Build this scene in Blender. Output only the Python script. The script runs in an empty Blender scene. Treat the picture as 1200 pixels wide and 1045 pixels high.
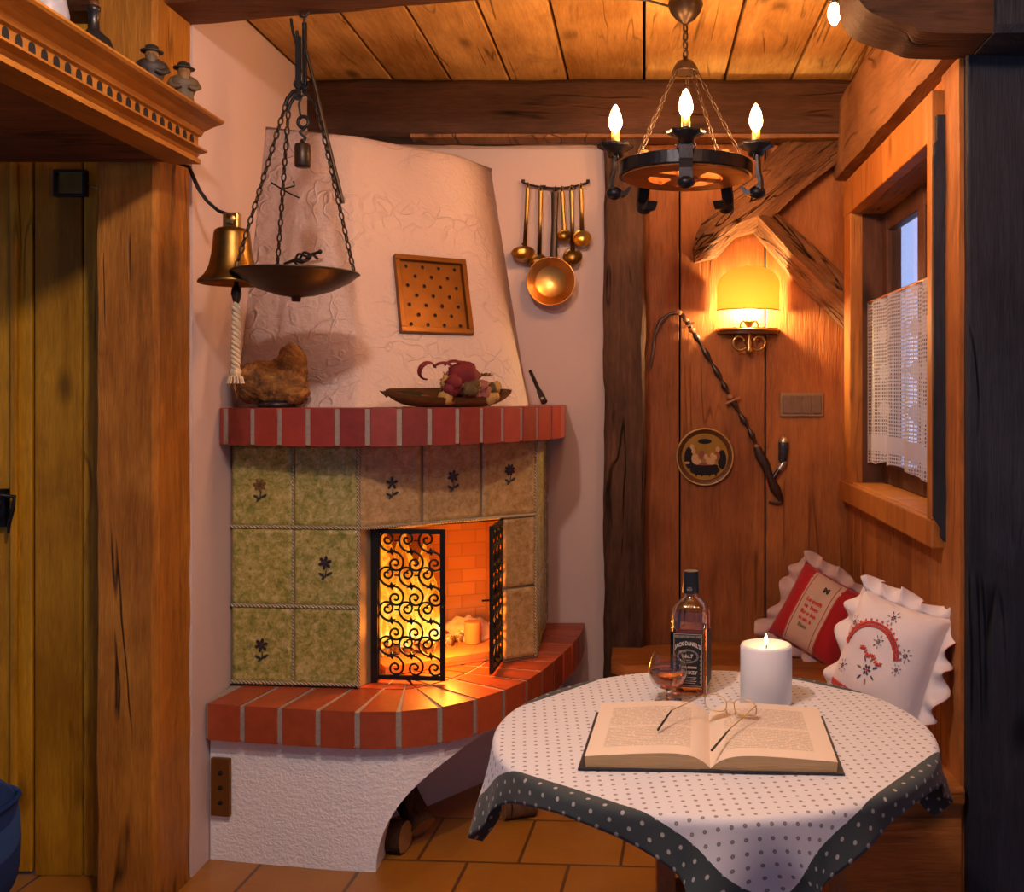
import bpy, math, random
from mathutils import Vector, Matrix, noise
random.seed(7)
PI = math.pi
S = bpy.context.scene
COL = S.collection
F, CX, CY, EYE = 1187.0, 755.0, 462.0, 1.42
V = Vector

def P(px, py, D):
    "measured point: image position of the photograph at a distance D from the camera"
    return V(((px - CX) / F * D, D, EYE - (py - CY) / F * D))
def on_plane(px, py, p0, n):
    d = V(((px - CX) / F, 1.0, -(py - CY) / F)); o = V((0, 0, EYE))
    return o + d * ((V(p0) - o).dot(n) / d.dot(n))

# ------------------------------------------------------------------ mesh builder
class MB:
    def __init__(s):
        s.v = []; s.f = []; s.m = []; s.sm = []; s.uv = []
    def add(s, vs, fs, m=0, sm=False, uv=None):
        b = len(s.v); s.v += [tuple(x) for x in vs]
        for i, f in enumerate(fs):
            s.f.append([b + k for k in f]); s.m.append(m); s.sm.append(sm)
            s.uv.append([uv[k] for k in f] if uv else None)
        return s
    def box(s, x0, x1, y0, y1, z0, z1, m=0, M=None):
        vs = [V((x, y, z)) for z in (z0, z1) for y in (y0, y1) for x in (x0, x1)]
        if M is not None: vs = [M @ p for p in vs]
        return s.add(vs, [(0, 2, 3, 1), (4, 5, 7, 6), (0, 1, 5, 4), (2, 6, 7, 3), (0, 4, 6, 2), (1, 3, 7, 5)], m)
    def extrude(s, poly, vec, m=0, sm=False):
        n = len(poly); poly = [V(p) for p in poly]; vec = V(vec)
        vs = poly + [p + vec for p in poly]
        nrm = V((0, 0, 0))
        for i in range(n): nrm += poly[i].cross(poly[(i + 1) % n])
        flip = nrm.dot(vec) > 0
        fs = [tuple(range(n))[::-1] if flip else tuple(range(n)), tuple(range(n, 2 * n)) if flip else tuple(range(n, 2 * n))[::-1]]
        b0 = [(i, (i + 1) % n, n + (i + 1) % n, n + i) for i in range(n)]
        if not flip: b0 = [q[::-1] for q in b0]
        s.add(vs, fs, m, False)
        return s.add(vs, b0, m, sm)
    def tube(s, pts, r, n=8, closed=False, m=0, cap=True, flat=None, side=None):
        pts = [V(p) for p in pts]; N = len(pts); vs = []
        prev = None
        for i, p in enumerate(pts):
            if closed: t = pts[(i + 1) % N] - pts[i - 1]
            else: t = pts[min(i + 1, N - 1)] - pts[max(i - 1, 0)]
            if t.length < 1e-9: t = V((0, 0, 1))
            t.normalize()
            if prev is None:
                a = V((0, 0, 1)) if abs(t.z) < .9 else V((1, 0, 0))
                u = t.cross(a).normalized()
                if side is not None: u = (V(side) - t * V(side).dot(t)).normalized()
            else:
                u = (prev - t * prev.dot(t))
                u = u.normalized() if u.length > 1e-6 else t.orthogonal().normalized()
            prev = u; w = t.cross(u)
            rr = r[i] if isinstance(r, (list, tuple)) else r
            for k in range(n):
                a = 2 * PI * k / n
                ca, sa = math.cos(a), math.sin(a)
                vs.append(p + u * (ca * rr) + w * (sa * rr * (flat or 1)))
        fs = []
        for i in range(N if closed else N - 1):
            j = (i + 1) % N
            for k in range(n):
                l = (k + 1) % n
                fs.append((i * n + k, i * n + l, j * n + l, j * n + k))
        s.add(vs, fs, m, True)
        if cap and not closed:
            s.add(vs[:n], [tuple(range(n))[::-1]], m); s.add(vs[-n:], [tuple(range(n))], m)
        return s
    def lathe(s, prof, c=(0, 0, 0), n=24, m=0, M=None, sm=True, a0=0, a1=2 * PI, wob=None):
        c = V(c); full = abs(a1 - a0 - 2 * PI) < 1e-6; cnt = n if full else n + 1
        vs = []
        for i, (r, z) in enumerate(prof):
            for k in range(cnt):
                a = a0 + (a1 - a0) * k / n
                rr = r if wob is None else r * wob(a, z)
                p = V((rr * math.cos(a), rr * math.sin(a), z))
                if M is not None: p = M @ p
                vs.append(c + p)
        fs = []
        for i in range(len(prof) - 1):
            for k in range(n):
                l = (k + 1) % cnt
                fs.append((i * cnt + k, i * cnt + l, (i + 1) * cnt + l, (i + 1) * cnt + k))
        return s.add(vs, fs, m, sm)
    def grid(s, fn, nu, nv, m=0, sm=True, uvfn=None, flip=False):
        vs = []; uv = []
        for j in range(nv + 1):
            for i in range(nu + 1):
                u, v = i / nu, j / nv
                vs.append(V(fn(u, v))); uv.append(uvfn(u, v) if uvfn else (u, v))
        fs = []
        for j in range(nv):
            for i in range(nu):
                a = j * (nu + 1) + i
                q = (a, a + 1, a + nu + 2, a + nu + 1)
                fs.append(q[::-1] if flip else q)
        return s.add(vs, fs, m, sm, uv)
    def sphere(s, c, r, n=14, m=0, M=None, disp=None):
        c = V(c); r = r if isinstance(r, (list, tuple)) else (r, r, r)
        vs = []; h = max(6, n // 2 + 1)
        for i in range(h + 1):
            t = PI * i / h
            for k in range(n):
                a = 2 * PI * k / n
                d = V((math.sin(t) * math.cos(a), math.sin(t) * math.sin(a), -math.cos(t)))
                q = 1 + (disp(d) if disp else 0)
                p = V((d.x * r[0] * q, d.y * r[1] * q, d.z * r[2] * q))
                if M is not None: p = M @ p
                vs.append(c + p)
        fs = []
        for i in range(h):
            for k in range(n):
                l = (k + 1) % n
                fs.append((i * n + k, i * n + l, (i + 1) * n + l, (i + 1) * n + k))
        return s.add(vs, fs, m, True)
    def hewn(s, p0, p1, w, d, side=None, nz=.006, seg=24, k=4, m=0, seed=0, taper=1.0):
        "hand hewn timber: rounded rectangular section swept from p0 to p1 with an uneven surface"
        p0, p1 = V(p0), V(p1); t = (p1 - p0).normalized()
        u = V(side) if side else (V((0, 1, 0)) if abs(t.y) < .9 else V((1, 0, 0)))
        u = (u - t * u.dot(t)).normalized(); q = t.cross(u)
        sec = []
        cs = [(-1, -1), (1, -1), (1, 1), (-1, 1)]
        for c in range(4):
            a, b = V(cs[c]), V(cs[(c + 1) % 4])
            ch = .07
            for i in range(k + 1):
                f = ch + (1 - 2 * ch) * i / k
                sec.append(a.lerp(b, f))
        n = len(sec); vs = []
        for i in range(seg + 1):
            f = i / seg; c = p0.lerp(p1, f); sc = 1 + (taper - 1) * f
            for (a, b) in sec:
                p = c + u * (a * d / 2 * sc) + q * (b * w / 2 * sc)
                g = noise.noise_vector(p * 5 + V((seed, 0, 0))) * nz + noise.noise_vector(p * 17 + V((seed, 3, 0))) * nz * .4
                vs.append(p + g)
        fs = []
        for i in range(seg):
            for j in range(n):
                l = (j + 1) % n
                fs.append((i * n + j, i * n + l, (i + 1) * n + l, (i + 1) * n + j))
        s.add(vs, fs, m, False)
        s.add(vs[:n], [tuple(range(n))[::-1]], m); s.add(vs[-n:], [tuple(range(n))], m)
        return s
    def chain(s, pts, L=.03, W=.018, r=.0028, m=0, n=5):
        "links of alternating orientation along a polyline"
        pts = [V(p) for p in pts]
        seg = [(pts[i + 1] - pts[i]).length for i in range(len(pts) - 1)]; tot = sum(seg)
        step = L - 3 * r; cnt = max(1, int(round(tot / step)))
        def at(d):
            for i, l in enumerate(seg):
                if d <= l or i == len(seg) - 1: return pts[i].lerp(pts[i + 1], d / l), (pts[i + 1] - pts[i]).normalized()
                d -= l
        for i in range(cnt):
            c, t = at((i + .5) * tot / cnt)
            a = V((0, 1, 0)) if abs(t.y) < .9 else V((1, 0, 0))
            u = t.cross(a).normalized(); w = t.cross(u)
            ang = PI / 4 if i % 2 else -PI / 4
            e = u * math.cos(ang) + w * math.sin(ang)
            lp = []
            for k in range(10):
                q = 2 * PI * k / 10
                lp.append(c + t * (math.cos(q) * (L / 2 - r)) + e * (math.sin(q) * (W / 2 - r)))
            s.tube(lp, r, n, True, m)
        return s
    def text(s, txt, size, fn, m=0, align='CENTER', bold=0.0, spacing=1.0, xs=1.0):
        "lettering as mesh; fn maps the flat (x, y) of the lettering onto a surface point"
        cu = bpy.data.curves.new('lettering', 'FONT'); cu.body = txt; cu.size = size
        cu.align_x = align; cu.align_y = 'CENTER'; cu.offset = bold; cu.resolution_u = 3; cu.space_character = spacing
        ob = bpy.data.objects.new('lettering', cu); COL.objects.link(ob)
        dg = bpy.context.evaluated_depsgraph_get()
        me = ob.evaluated_get(dg).to_mesh()
        vs = [fn(v.co.x * xs, v.co.y) for v in me.vertices]
        fs = [tuple(p.vertices) for p in me.polygons]
        ob.evaluated_get(dg).to_mesh_clear()
        bpy.data.objects.remove(ob); bpy.data.curves.remove(cu)
        return s.add(vs, fs, m)
    def build(s, name, mats, parent=None, bevel=0, bseg=2, local=False):
        me = bpy.data.meshes.new(name)
        vs = s.v
        if parent is not None and not local:
            inv = ROOTM[parent.name].inverted()
            vs = [tuple(inv @ V(p)) for p in vs]
        me.from_pydata(vs, [], s.f)
        mats = mats if isinstance(mats, (list, tuple)) else [mats]
        for k in mats: me.materials.append(k)
        me.polygons.foreach_set('material_index', s.m); me.polygons.foreach_set('use_smooth', s.sm)
        if any(u is not None for u in s.uv):
            lay = me.uv_layers.new(name='UVMap')
            for p, u in zip(me.polygons, s.uv):
                if u is None: continue
                for li, c in zip(p.loop_indices, u): lay.data[li].uv = c
        me.update()
        o = bpy.data.objects.new(name, me); COL.objects.link(o)
        if parent is not None:
            o.parent = parent; ROOTM[o.name] = ROOTM[parent.name]
        else: ROOTM[o.name] = Matrix.Identity(4)
        if bevel:
            b = o.modifiers.new('bevel', 'BEVEL'); b.width = bevel; b.segments = bseg; b.limit_method = 'ANGLE'; b.angle_limit = .6
            b.harden_normals = False
        return o
ROOTM = {}

def tag(o, label, cat, group=None, kind=None):
    o['label'] = label; o['category'] = cat
    if group: o['group'] = group
    if kind: o['kind'] = kind
    return o
def empty(name, loc, label, cat, group=None, kind=None, rotz=0):
    o = bpy.data.objects.new(name, None); COL.objects.link(o)
    o.location = loc; o.rotation_euler = (0, 0, rotz); o.empty_display_size = .05
    ROOTM[o.name] = Matrix.Translation(V(loc)) @ Matrix.Rotation(rotz, 4, 'Z')
    return tag(o, label, cat, group, kind)

# ------------------------------------------------------------------ materials
class NT:
    def __init__(s, name):
        s.mat = bpy.data.materials.new(name); s.mat.use_nodes = True
        s.t = s.mat.node_tree; s.t.nodes.clear()
        s.out = s.t.nodes.new('ShaderNodeOutputMaterial')
    def n(s, typ, ins=None, **props):
        nd = s.t.nodes.new('ShaderNode' + typ)
        for k, v in props.items(): setattr(nd, k, v)
        for k, v in (ins or {}).items():
            sk = nd.inputs[k]
            if isinstance(v, bpy.types.NodeSocket): s.t.links.new(v, sk)
            else: sk.default_value = v
        return nd
    def math(s, op, a, b=0.0, c=None):
        nd = s.n('Math', {0: a, 1: b}, operation=op)
        if c is not None:
            if isinstance(c, bpy.types.NodeSocket): s.t.links.new(c, nd.inputs[2])
            else: nd.inputs[2].default_value = c
        return nd.outputs[0]
    def ramp(s, fac, stops):
        nd = s.n('ValToRGB', {0: fac}); e = nd.color_ramp.elements
        while len(e) > 1: e.remove(e[-1])
        e[0].position = stops[0][0]; e[0].color = rgba(stops[0][1])
        for p, c in stops[1:]:
            q = e.new(p); q.color = rgba(c)
        return nd.outputs[0]
    def mix(s, f, a, b, mode='MIX'):
        nd = s.n('Mix', data_type='RGBA', blend_type=mode)
        for i, v in ((0, f), (6, a), (7, b)):
            if isinstance(v, bpy.types.NodeSocket): s.t.links.new(v, nd.inputs[i])
            else: nd.inputs[i].default_value = v if i == 0 else rgba(v)
        return nd.outputs[2]
    def bsdf(s, color, rough=.5, bump=None, bstr=.3, bdist=.01, **kw):
        ins = {'Base Color': color if isinstance(color, bpy.types.NodeSocket) else rgba(color), 'Roughness': rough}
        for k, v in kw.items(): ins[k] = v
        b = s.n('BsdfPrincipled', ins)
        if bump is not None:
            bp = s.n('Bump', {'Strength': bstr, 'Distance': bdist, 'Height': bump})
            s.t.links.new(bp.outputs[0], b.inputs['Normal'])
        s.b = b
        s.t.links.new(b.outputs[0], s.out.inputs[0]); return s.mat
    def obj(s, scale=(1, 1, 1), rot=(0, 0, 0)):
        c = s.n('TexCoord'); m = s.n('Mapping', {0: c.outputs['Object'], 'Scale': scale, 'Rotation': rot}); return m.outputs[0]
    def uvc(s):
        return s.n('TexCoord').outputs['UV']
    def noise(s, vec, scale, detail=4, rough=.55, dist=0):
        return s.n('TexNoise', {'Vector': vec, 'Scale': scale, 'Detail': detail, 'Roughness': rough, 'Distortion': dist}).outputs[0]
def rgba(c): return tuple(c) if len(c) == 4 else (c[0], c[1], c[2], 1)
def srgb(*c):
    f = lambda x: (x / 12.92 if x <= .04045 else ((x + .055) / 1.055) ** 2.4)
    return tuple(f(x / 255) for x in c)

def wood(name, dark, light, axis='Z', rough=.55, bstr=.35, var=.35, crack=.5, fine=1.0, knots=.85, rot=0.0):
    k = NT(name)
    st = {'X': (.09, 1, 1), 'Y': (1, .09, 1), 'Z': (1, 1, .09)}[axis]
    sc = tuple(q * fine for q in st)
    c = k.n('TexCoord').outputs['Object']
    isl = k.n('NewGeometry').outputs['Random Per Island']
    off = k.n('CombineXYZ', {0: k.math('MULTIPLY', isl, 13.7), 1: k.math('MULTIPLY', isl, 7.1), 2: k.math('MULTIPLY', isl, 5.3)}).outputs[0]
    cc = k.n('VectorMath', {0: c, 1: off}, operation='ADD').outputs[0]
    if rot: cc = k.n('VectorRotate', {'Vector': cc, 'Angle': rot}, rotation_type='Y_AXIS').outputs[0]
    # knots bend the grain
    kn = {'X': (.45, 1, 1), 'Y': (1, .45, 1), 'Z': (1, 1, .45)}[axis]
    vk = k.n('VectorMath', {0: cc, 1: tuple(q * 4.2 for q in kn)}, operation='MULTIPLY').outputs[0]
    vor = k.n('TexVoronoi', {'Vector': vk, 'Scale': 1.0}).outputs['Distance']
    knot = k.n('MapRange', {0: vor, 1: .03, 2: .16, 3: 1, 4: 0}, interpolation_type='SMOOTHSTEP').outputs[0]
    wv = k.n('VectorMath', {0: cc, 1: sc}, operation='MULTIPLY').outputs[0]
    g1 = k.noise(wv, 11, 5, .6, .6); g2 = k.noise(wv, 60, 3, .6, .2); big = k.noise(cc, 2.2, 3)
    g3 = k.noise(k.n('VectorMath', {0: wv, 1: (1, 1, 1)}, operation='MULTIPLY').outputs[0], 190, 2, .6, .1)
    g = k.math('ADD', k.math('MULTIPLY', g1, .52), k.math('ADD', k.math('MULTIPLY', g2, .34), k.math('MULTIPLY', k.math('SUBTRACT', g3, .45), .34)))
    g = k.math('ADD', g, k.math('MULTIPLY', k.math('SUBTRACT', big, .5), .8))
    g = k.math('ADD', g, k.math('MULTIPLY', k.math('SUBTRACT', isl, .5), var))
    col = k.ramp(g, [(.22, dark), (.5, tuple(a * .55 + b * .45 for a, b in zip(dark, light))), (.78, light)])
    col = k.mix(k.math('MULTIPLY', knot, knots), col, tuple(q * .3 for q in dark))
    stn = k.n('MapRange', {0: k.noise(k.n('VectorMath', {0: cc, 1: tuple(q * 1.0 for q in kn)}, operation='MULTIPLY').outputs[0], 5.5, 5, .65, .7), 1: .56, 2: .74, 3: 0, 4: .6}).outputs[0]
    col = k.mix(stn, col, tuple(q * .55 for q in dark))
    cr = k.noise(wv, 7, 2, .5, .8)
    crk = k.n('MapRange', {0: k.math('ABSOLUTE', k.math('SUBTRACT', cr, .5)), 1: 0.0, 2: .02, 3: 1, 4: 0}).outputs[0]
    gate = k.n('MapRange', {0: k.noise(cc, 3.1, 2), 1: .5, 2: .62, 3: 0, 4: 1}).outputs[0]
    crk = k.math('MULTIPLY', k.math('MULTIPLY', crk, gate), crack)
    col = k.mix(crk, col, tuple(q * .15 for q in dark))
    h = k.math('SUBTRACT', k.math('ADD', k.math('MULTIPLY', g1, .6), k.math('ADD', k.math('MULTIPLY', g2, .5), k.math('MULTIPLY', g3, .35))), k.math('MULTIPLY', crk, 1.5))
    return k.bsdf(col, rough, h, bstr, .008 * max(1, fine * .8), **{'Specular IOR Level': .22})

def plain(name, c, rough=.5, metal=0.0, nscale=30, namp=.25, bstr=.15, **kw):
    k = NT(name); v = k.obj(); nz = k.noise(v, nscale, 4)
    col = k.mix(nz, tuple(q * (1 - namp) for q in c), tuple(min(1, q * (1 + namp)) for q in c))
    return k.bsdf(col, rough, nz, bstr, .004, Metallic=metal, **kw)
def plaster(name, c, kind='smooth'):
    k = NT(name); v = k.obj()
    big = k.noise(v, 1.7, 4)
    col = k.mix(big, tuple(q * .9 for q in c), c)
    if kind == 'trowel':
        d = k.n('VectorMath', {0: v, 1: k.n('TexNoise', {'Vector': v, 'Scale': 5.0, 'Detail': 2}).outputs['Color']}, operation='ADD').outputs[0]
        w = k.n('TexVoronoi', {'Vector': d, 'Scale': 4.6}, feature='DISTANCE_TO_EDGE').outputs['Distance']
        st = k.n('MapRange', {0: w, 1: 0, 2: .07, 3: 1, 4: 0}, interpolation_type='SMOOTHSTEP').outputs[0]
        st = k.math('MULTIPLY', st, k.n('MapRange', {0: k.noise(v, 5.5, 2), 1: .42, 2: .6, 3: 0, 4: 1}).outputs[0])
        n2 = k.noise(v, 26, 4, .6, 1.5)
        h = k.math('ADD', k.math('MULTIPLY', st, .7), k.math('MULTIPLY', n2, 1.1)); return k.bsdf(col, .85, h, .6, .012)
    if kind == 'rough':
        h = k.math('ADD', k.noise(k.obj((1, 1, 2.2)), 38, 5, .6, .8), k.noise(v, 110, 3)); return k.bsdf(col, .9, h, .55, .008)
    h = k.noise(v, 22, 5, .6); return k.bsdf(col, .85, h, .25, .006)

M = {}
M['ceil'] = wood('ceiling_pine', (.3, .14, .03), (.74, .46, .15), 'Y', .6, .4, .3, .7)
M['beam'] = wood('dark_beam', (.022, .011, .007), (.105, .05, .028), 'X', .7, .8, .2, 1.0)
M['beamfront'] = wood('front_beam', (.05, .018, .007), (.2, .075, .024), 'X', .65, .5, .2, .8)
M['postback'] = wood('weathered_post', (.02, .01, .007), (.15, .075, .042), 'Z', .75, .9, .2, 1.0)
M['postleft'] = wood('pine_post', (.17, .055, .006), (.52, .22, .03), 'Z', .55, .6, .2, 1.0)
M['board'] = wood('pine_boards', (.32, .135, .004), (.78, .4, .022), 'Z', .5, .4, .35, .6)
M['alcove'] = wood('alcove_boards', (.17, .05, .014), (.46, .17, .045), 'Z', .6, .5, .25, .5)
M['rwall'] = wood('right_boards', (.2, .065, .018), (.5, .2, .055), 'Z', .6, .5, .4, .6)
M['rbeam'] = wood('wall_plate_beam', (.14, .06, .02), (.34, .17, .075), 'Y', .65, .6, .3, .8)
M['brace'] = wood('hewn_brace', (.07, .026, .01), (.5, .24, .1), 'X', .7, 1.0, .1, 1.0, 2.6, .0, math.radians(38))
M['brace2'] = wood('hewn_brace_falling', (.07, .026, .01), (.5, .24, .1), 'X', .7, 1.0, .1, 1.0, 2.6, .0, math.radians(-44))
M['casing'] = wood('window_casing', (.3, .1, .02), (.56, .235, .05), 'Z', .5, .3, .3, .4)
M['sash'] = wood('dark_sash', (.05, .02, .012), (.14, .06, .035), 'Z', .5, .3, .2, .3)
M['stub'] = wood('dark_blue_timber', (.01, .012, .02), (.038, .045, .07), 'Z', .7, .6, .2, 1.0)  # cold bluish shade on the near partition is put into this base colour
M['cornice'] = wood('honey_pine', (.28, .1, .014), (.55, .25, .04), 'Y', .4, .15, .1, .15)
M['bench'] = wood('bench_pine', (.2, .07, .015), (.5, .2, .05), 'X', .45, .3, .3, .4)
M['tablewood'] = wood('table_wood', (.22, .065, .012), (.48, .17, .03), 'Z', .4, .2, .2, .2)
M['wheel'] = wood('wheel_wood', (.2, .065, .015), (.5, .2, .05), 'X', .45, .3, .2, .3)
M['plaster'] = plaster('white_plaster', (.62, .5, .48))
M['hood'] = plaster('trowelled_plaster', (.6, .48, .44), 'trowel')
M['base'] = plaster('rough_plaster', (.9, .9, .93), 'rough')
M['iron'] = plain('black_iron', (.014, .014, .017), .45, .6, 60, .4, .3)
M['blued'] = plain('forged_iron', (.02, .023, .032), .38, .75, 45, .4, .35)
M['bronze'] = plain('dark_bronze', (.045, .03, .02), .4, .6, 25, .4)
M['chainm'] = plain('dark_chain', (.05, .035, .025), .45, .8)
M['brass'] = plain('aged_brass', (.5, .3, .08), .3, 1.0, 20, .35, .1)
M['oldbrass'] = plain('tarnished_brass', (.24, .14, .035), .38, 1.0, 18, .5, .1)
M['grille'] = plain('bronze_plate', (.2, .085, .016), .42, .7, 15, .35, .1)
M['copper'] = plain('copper', (.55, .25, .06), .28, 1.0, 15, .3, .1)
M['black'] = plain('black_hole', (.004, .003, .003), .9)
M['blackpl'] = plain('black_plastic', (.01, .01, .012), .35)
M['rope'] = plain('cotton_rope', (.55, .42, .27), .9, 0, 90, .35, .6)
M['white'] = plain('white_wax', (.8, .74, .7), .5, 0, 20, .05, .05)
M['whitep'] = plain('tan_plastic', (.26, .16, .08), .4)
M['gold'] = plain('gold_paint', (.55, .36, .12), .4, .6)

def mk_brick(name, c):
    k = NT(name); v = k.obj(); isl = k.n('NewGeometry').outputs['Random Per Island']
    nz = k.noise(v, 30, 5, .6)
    f = k.math('ADD', k.math('MULTIPLY', nz, .5), k.math('MULTIPLY', isl, .5))
    col = k.ramp(f, [(.15, tuple(q * .55 for q in c)), (.5, c), (.85, (min(1, c[0] * 1.45), c[1] * 1.5, c[2] * 1.5))])
    return k.bsdf(col, .42, nz, .25, .004)
M['brick'] = mk_brick('red_brick', (.33, .06, .02))
M['brick_hood'] = mk_brick('glazed_mantel_brick', (.25, .032, .02))
M['mortar'] = plain('grey_mortar', (.3, .255, .22), .9, 0, 120, .35, .5)
def mk_tile(name, a, b, c):
    k = NT(name); v = k.obj(); nz = k.noise(v, 38, 5, .7, .6); n2 = k.noise(v, 120, 3, .7)
    f = k.math('ADD', k.math('MULTIPLY', nz, .65), k.math('MULTIPLY', n2, .35))
    col = k.ramp(f, [(.34, a), (.5, b), (.64, c)])
    return k.bsdf(col, .22, f, .35, .005)
M['tile_g'] = mk_tile('green_glaze', (.1, .13, .02), (.33, .29, .075), (.56, .44, .2))
M['tile_o'] = mk_tile('ochre_glaze', (.26, .155, .045), (.42, .27, .1), (.54, .37, .17))
M['tilejoint'] = plain('tile_joint', (.22, .17, .1), .6)
def mk_rope():
    k = NT('rope_glaze'); v = k.obj()
    w = k.n('TexWave', {'Vector': v, 'Scale': 55.0, 'Distortion': .3}, wave_type='BANDS', bands_direction='DIAGONAL').outputs['Fac']
    return k.bsdf(k.mix(w, (.26, .2, .1), (.62, .54, .38)), .18, w, .8, .006)
M['ropeglaze'] = mk_rope()
M['motif'] = plain('motif_glaze', (.03, .012, .022), .3)
M['motif2'] = plain('motif_glaze_ochre', (.16, .075, .02), .3)
M['motif3'] = plain('motif_leaf', (.03, .035, .03), .3)
def mk_firebrick():
    k = NT('firebrick'); c = k.n('TexCoord').outputs['Object']
    br = k.n('TexBrick', {'Vector': k.n('Mapping', {0: c, 'Rotation': (PI / 2, 0, 0)}).outputs[0], 'Scale': 5.0, 'Color1': rgba((.4, .17, .05)), 'Color2': rgba((.33, .13, .04)), 'Mortar': rgba((.26, .12, .05)), 'Mortar Size': .012})
    return k.bsdf(br.outputs[0], .85, k.noise(c, 40, 4), .3, .006)
M['firebrick'] = mk_firebrick()
def mk_floor():
    k = NT('terracotta_floor'); c = k.n('TexCoord').outputs['Object']
    br = k.n('TexBrick', {'Vector': k.n('Mapping', {0: c, 'Location': (.1, .06, 0), 'Rotation': (0, 0, .06)}).outputs[0], 'Scale': 1.0, 'Color1': rgba((.42, .19, .022)), 'Color2': rgba((.34, .14, .016)), 'Mortar': rgba((.06, .035, .018)), 'Mortar Size': .006, 'Mortar Smooth': .3, 'Brick Width': .31, 'Row Height': .31}, offset=.5)
    nz = k.noise(c, 6, 5, .6); n2 = k.noise(c, 45, 3)
    col = k.mix(k.math('MULTIPLY', nz, .65), br.outputs[0], (.2, .07, .01))
    h = k.math('ADD', k.math('MULTIPLY', br.outputs['Fac'], -1.0), k.math('MULTIPLY', n2, .25))
    return k.bsdf(col, k.ramp(nz, [(.3, (.28,) * 3), (.7, (.42,) * 3)]), h, .4, .006)
M['floor'] = mk_floor()
def glass(name, c=(1, 1, 1), rough=0.0, ior=1.45):
    k = NT(name); return k.bsdf(c, rough, **{'Transmission Weight': 1.0, 'IOR': ior})
M['glass'] = glass('clear_glass')
M['whiskey'] = glass('amber_spirit', (.85, .3, .04), 0, 1.36)
def emis(name, c, s):
    k = NT(name); e = k.n('Emission', {'Color': rgba(c), 'Strength': s}); k.t.links.new(e.outputs[0], k.out.inputs[0]); return k.mat
M['bulb'] = emis('lit_bulb', (1, .46, .17), 440)
M['bulb_spot'] = emis('lit_spot_bulb', (1, .5, .2), 95)
M['bulb_wall'] = emis('lit_wall_bulb', (1, .62, .27), 2000)
M['flame'] = emis('candle_flame', (1, .62, .2), 60)
def mk_fire():
    k = NT('fire_flame'); v = k.obj((1, 1, .5)); nz = k.noise(v, 16, 4, .65, 1.5)
    z = k.n('SeparateXYZ', {0: k.n('TexCoord').outputs['Object']}).outputs[2]
    f = k.math('ADD', nz, k.math('MULTIPLY', k.math('SUBTRACT', .21, z), .9))
    col = k.ramp(f, [(.3, (1, .16, .006)), (.5, (1, .36, .02)), (.66, (1, .55, .07)), (.85, (1, .75, .3))])
    st = k.n('MapRange', {0: f, 1: .35, 2: .95, 3: .75, 4: 2.6}).outputs[0]
    e = k.n('Emission', {'Color': col, 'Strength': st}); k.t.links.new(e.outputs[0], k.out.inputs[0]); return k.mat
M['fire'] = mk_fire()
def mk_ember():
    k = NT('ember_log'); v = k.obj(); nz = k.noise(v, 22, 4, .7)
    k.bsdf(k.ramp(nz, [(.35, (.02, .012, .01)), (.6, (.25, .16, .1))]), .9, nz, .8, .01)
    e = k.ramp(nz, [(.5, (0, 0, 0)), (.62, (1, .25, .03))])
    k.t.links.new(e, k.b.inputs['Emission Color']); k.b.inputs['Emission Strength'].default_value = 2.5; return k.mat
M['ember'] = mk_ember()
M['ash'] = plain('pale_ash', (.42, .3, .18), .95, 0, 40, .4, .8)
def mk_cloth():
    k = NT('dotted_tablecloth'); s = k.n('SeparateXYZ', {0: k.uvc()}); u, v = s.outputs[0], s.outputs[1]
    mx = k.math('MAXIMUM', k.math('ABSOLUTE', u), k.math('ABSOLUTE', v))
    border = k.math('GREATER_THAN', mx, 1.0)
    def dots(p, r):
        d45 = lambda a, b: k.math('ADD', k.math('MULTIPLY', a, .70711), k.math('MULTIPLY', b, .70711))
        a = k.math('DIVIDE', d45(u, v), p); b = k.math('DIVIDE', d45(u, k.math('MULTIPLY', v, -1)), p)
        fa = k.math('SUBTRACT', k.math('FRACT', a), .5); fb = k.math('SUBTRACT', k.math('FRACT', b), .5)
        d = k.math('SQRT', k.math('ADD', k.math('MULTIPLY', fa, fa), k.math('MULTIPLY', fb, fb)))
        return d, k.n('MapRange', {0: d, 1: r, 2: r + .05, 3: 1, 4: 0}).outputs[0]
    d1, m1 = dots(.053, .13); d2, m2 = dots(.064, .11)
    hole = k.n('MapRange', {0: d1, 1: .03, 2: .07, 3: 1, 4: 0}).outputs[0]
    inner = k.mix(k.math('MULTIPLY', m1, .9), (.62, .655, .74), (.13, .13, .12))
    inner = k.mix(k.math('MULTIPLY', hole, .5), inner, (.5, .45, .42))
    outer = k.mix(k.math('MULTIPLY', m2, .75), (.028, .045, .055), (.5, .5, .48))
    outer_ring = outer
    col = k.mix(border, inner, outer_ring)
    uvm = k.n('VectorMath', {0: k.uvc(), 1: (1, 1, 0)}, operation='MULTIPLY').outputs[0]
    h = k.noise(uvm, 260, 2)
    return k.bsdf(col, .9, h, .25, .002, **{'Sheen Weight': .15})
M['cloth'] = mk_cloth()
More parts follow.
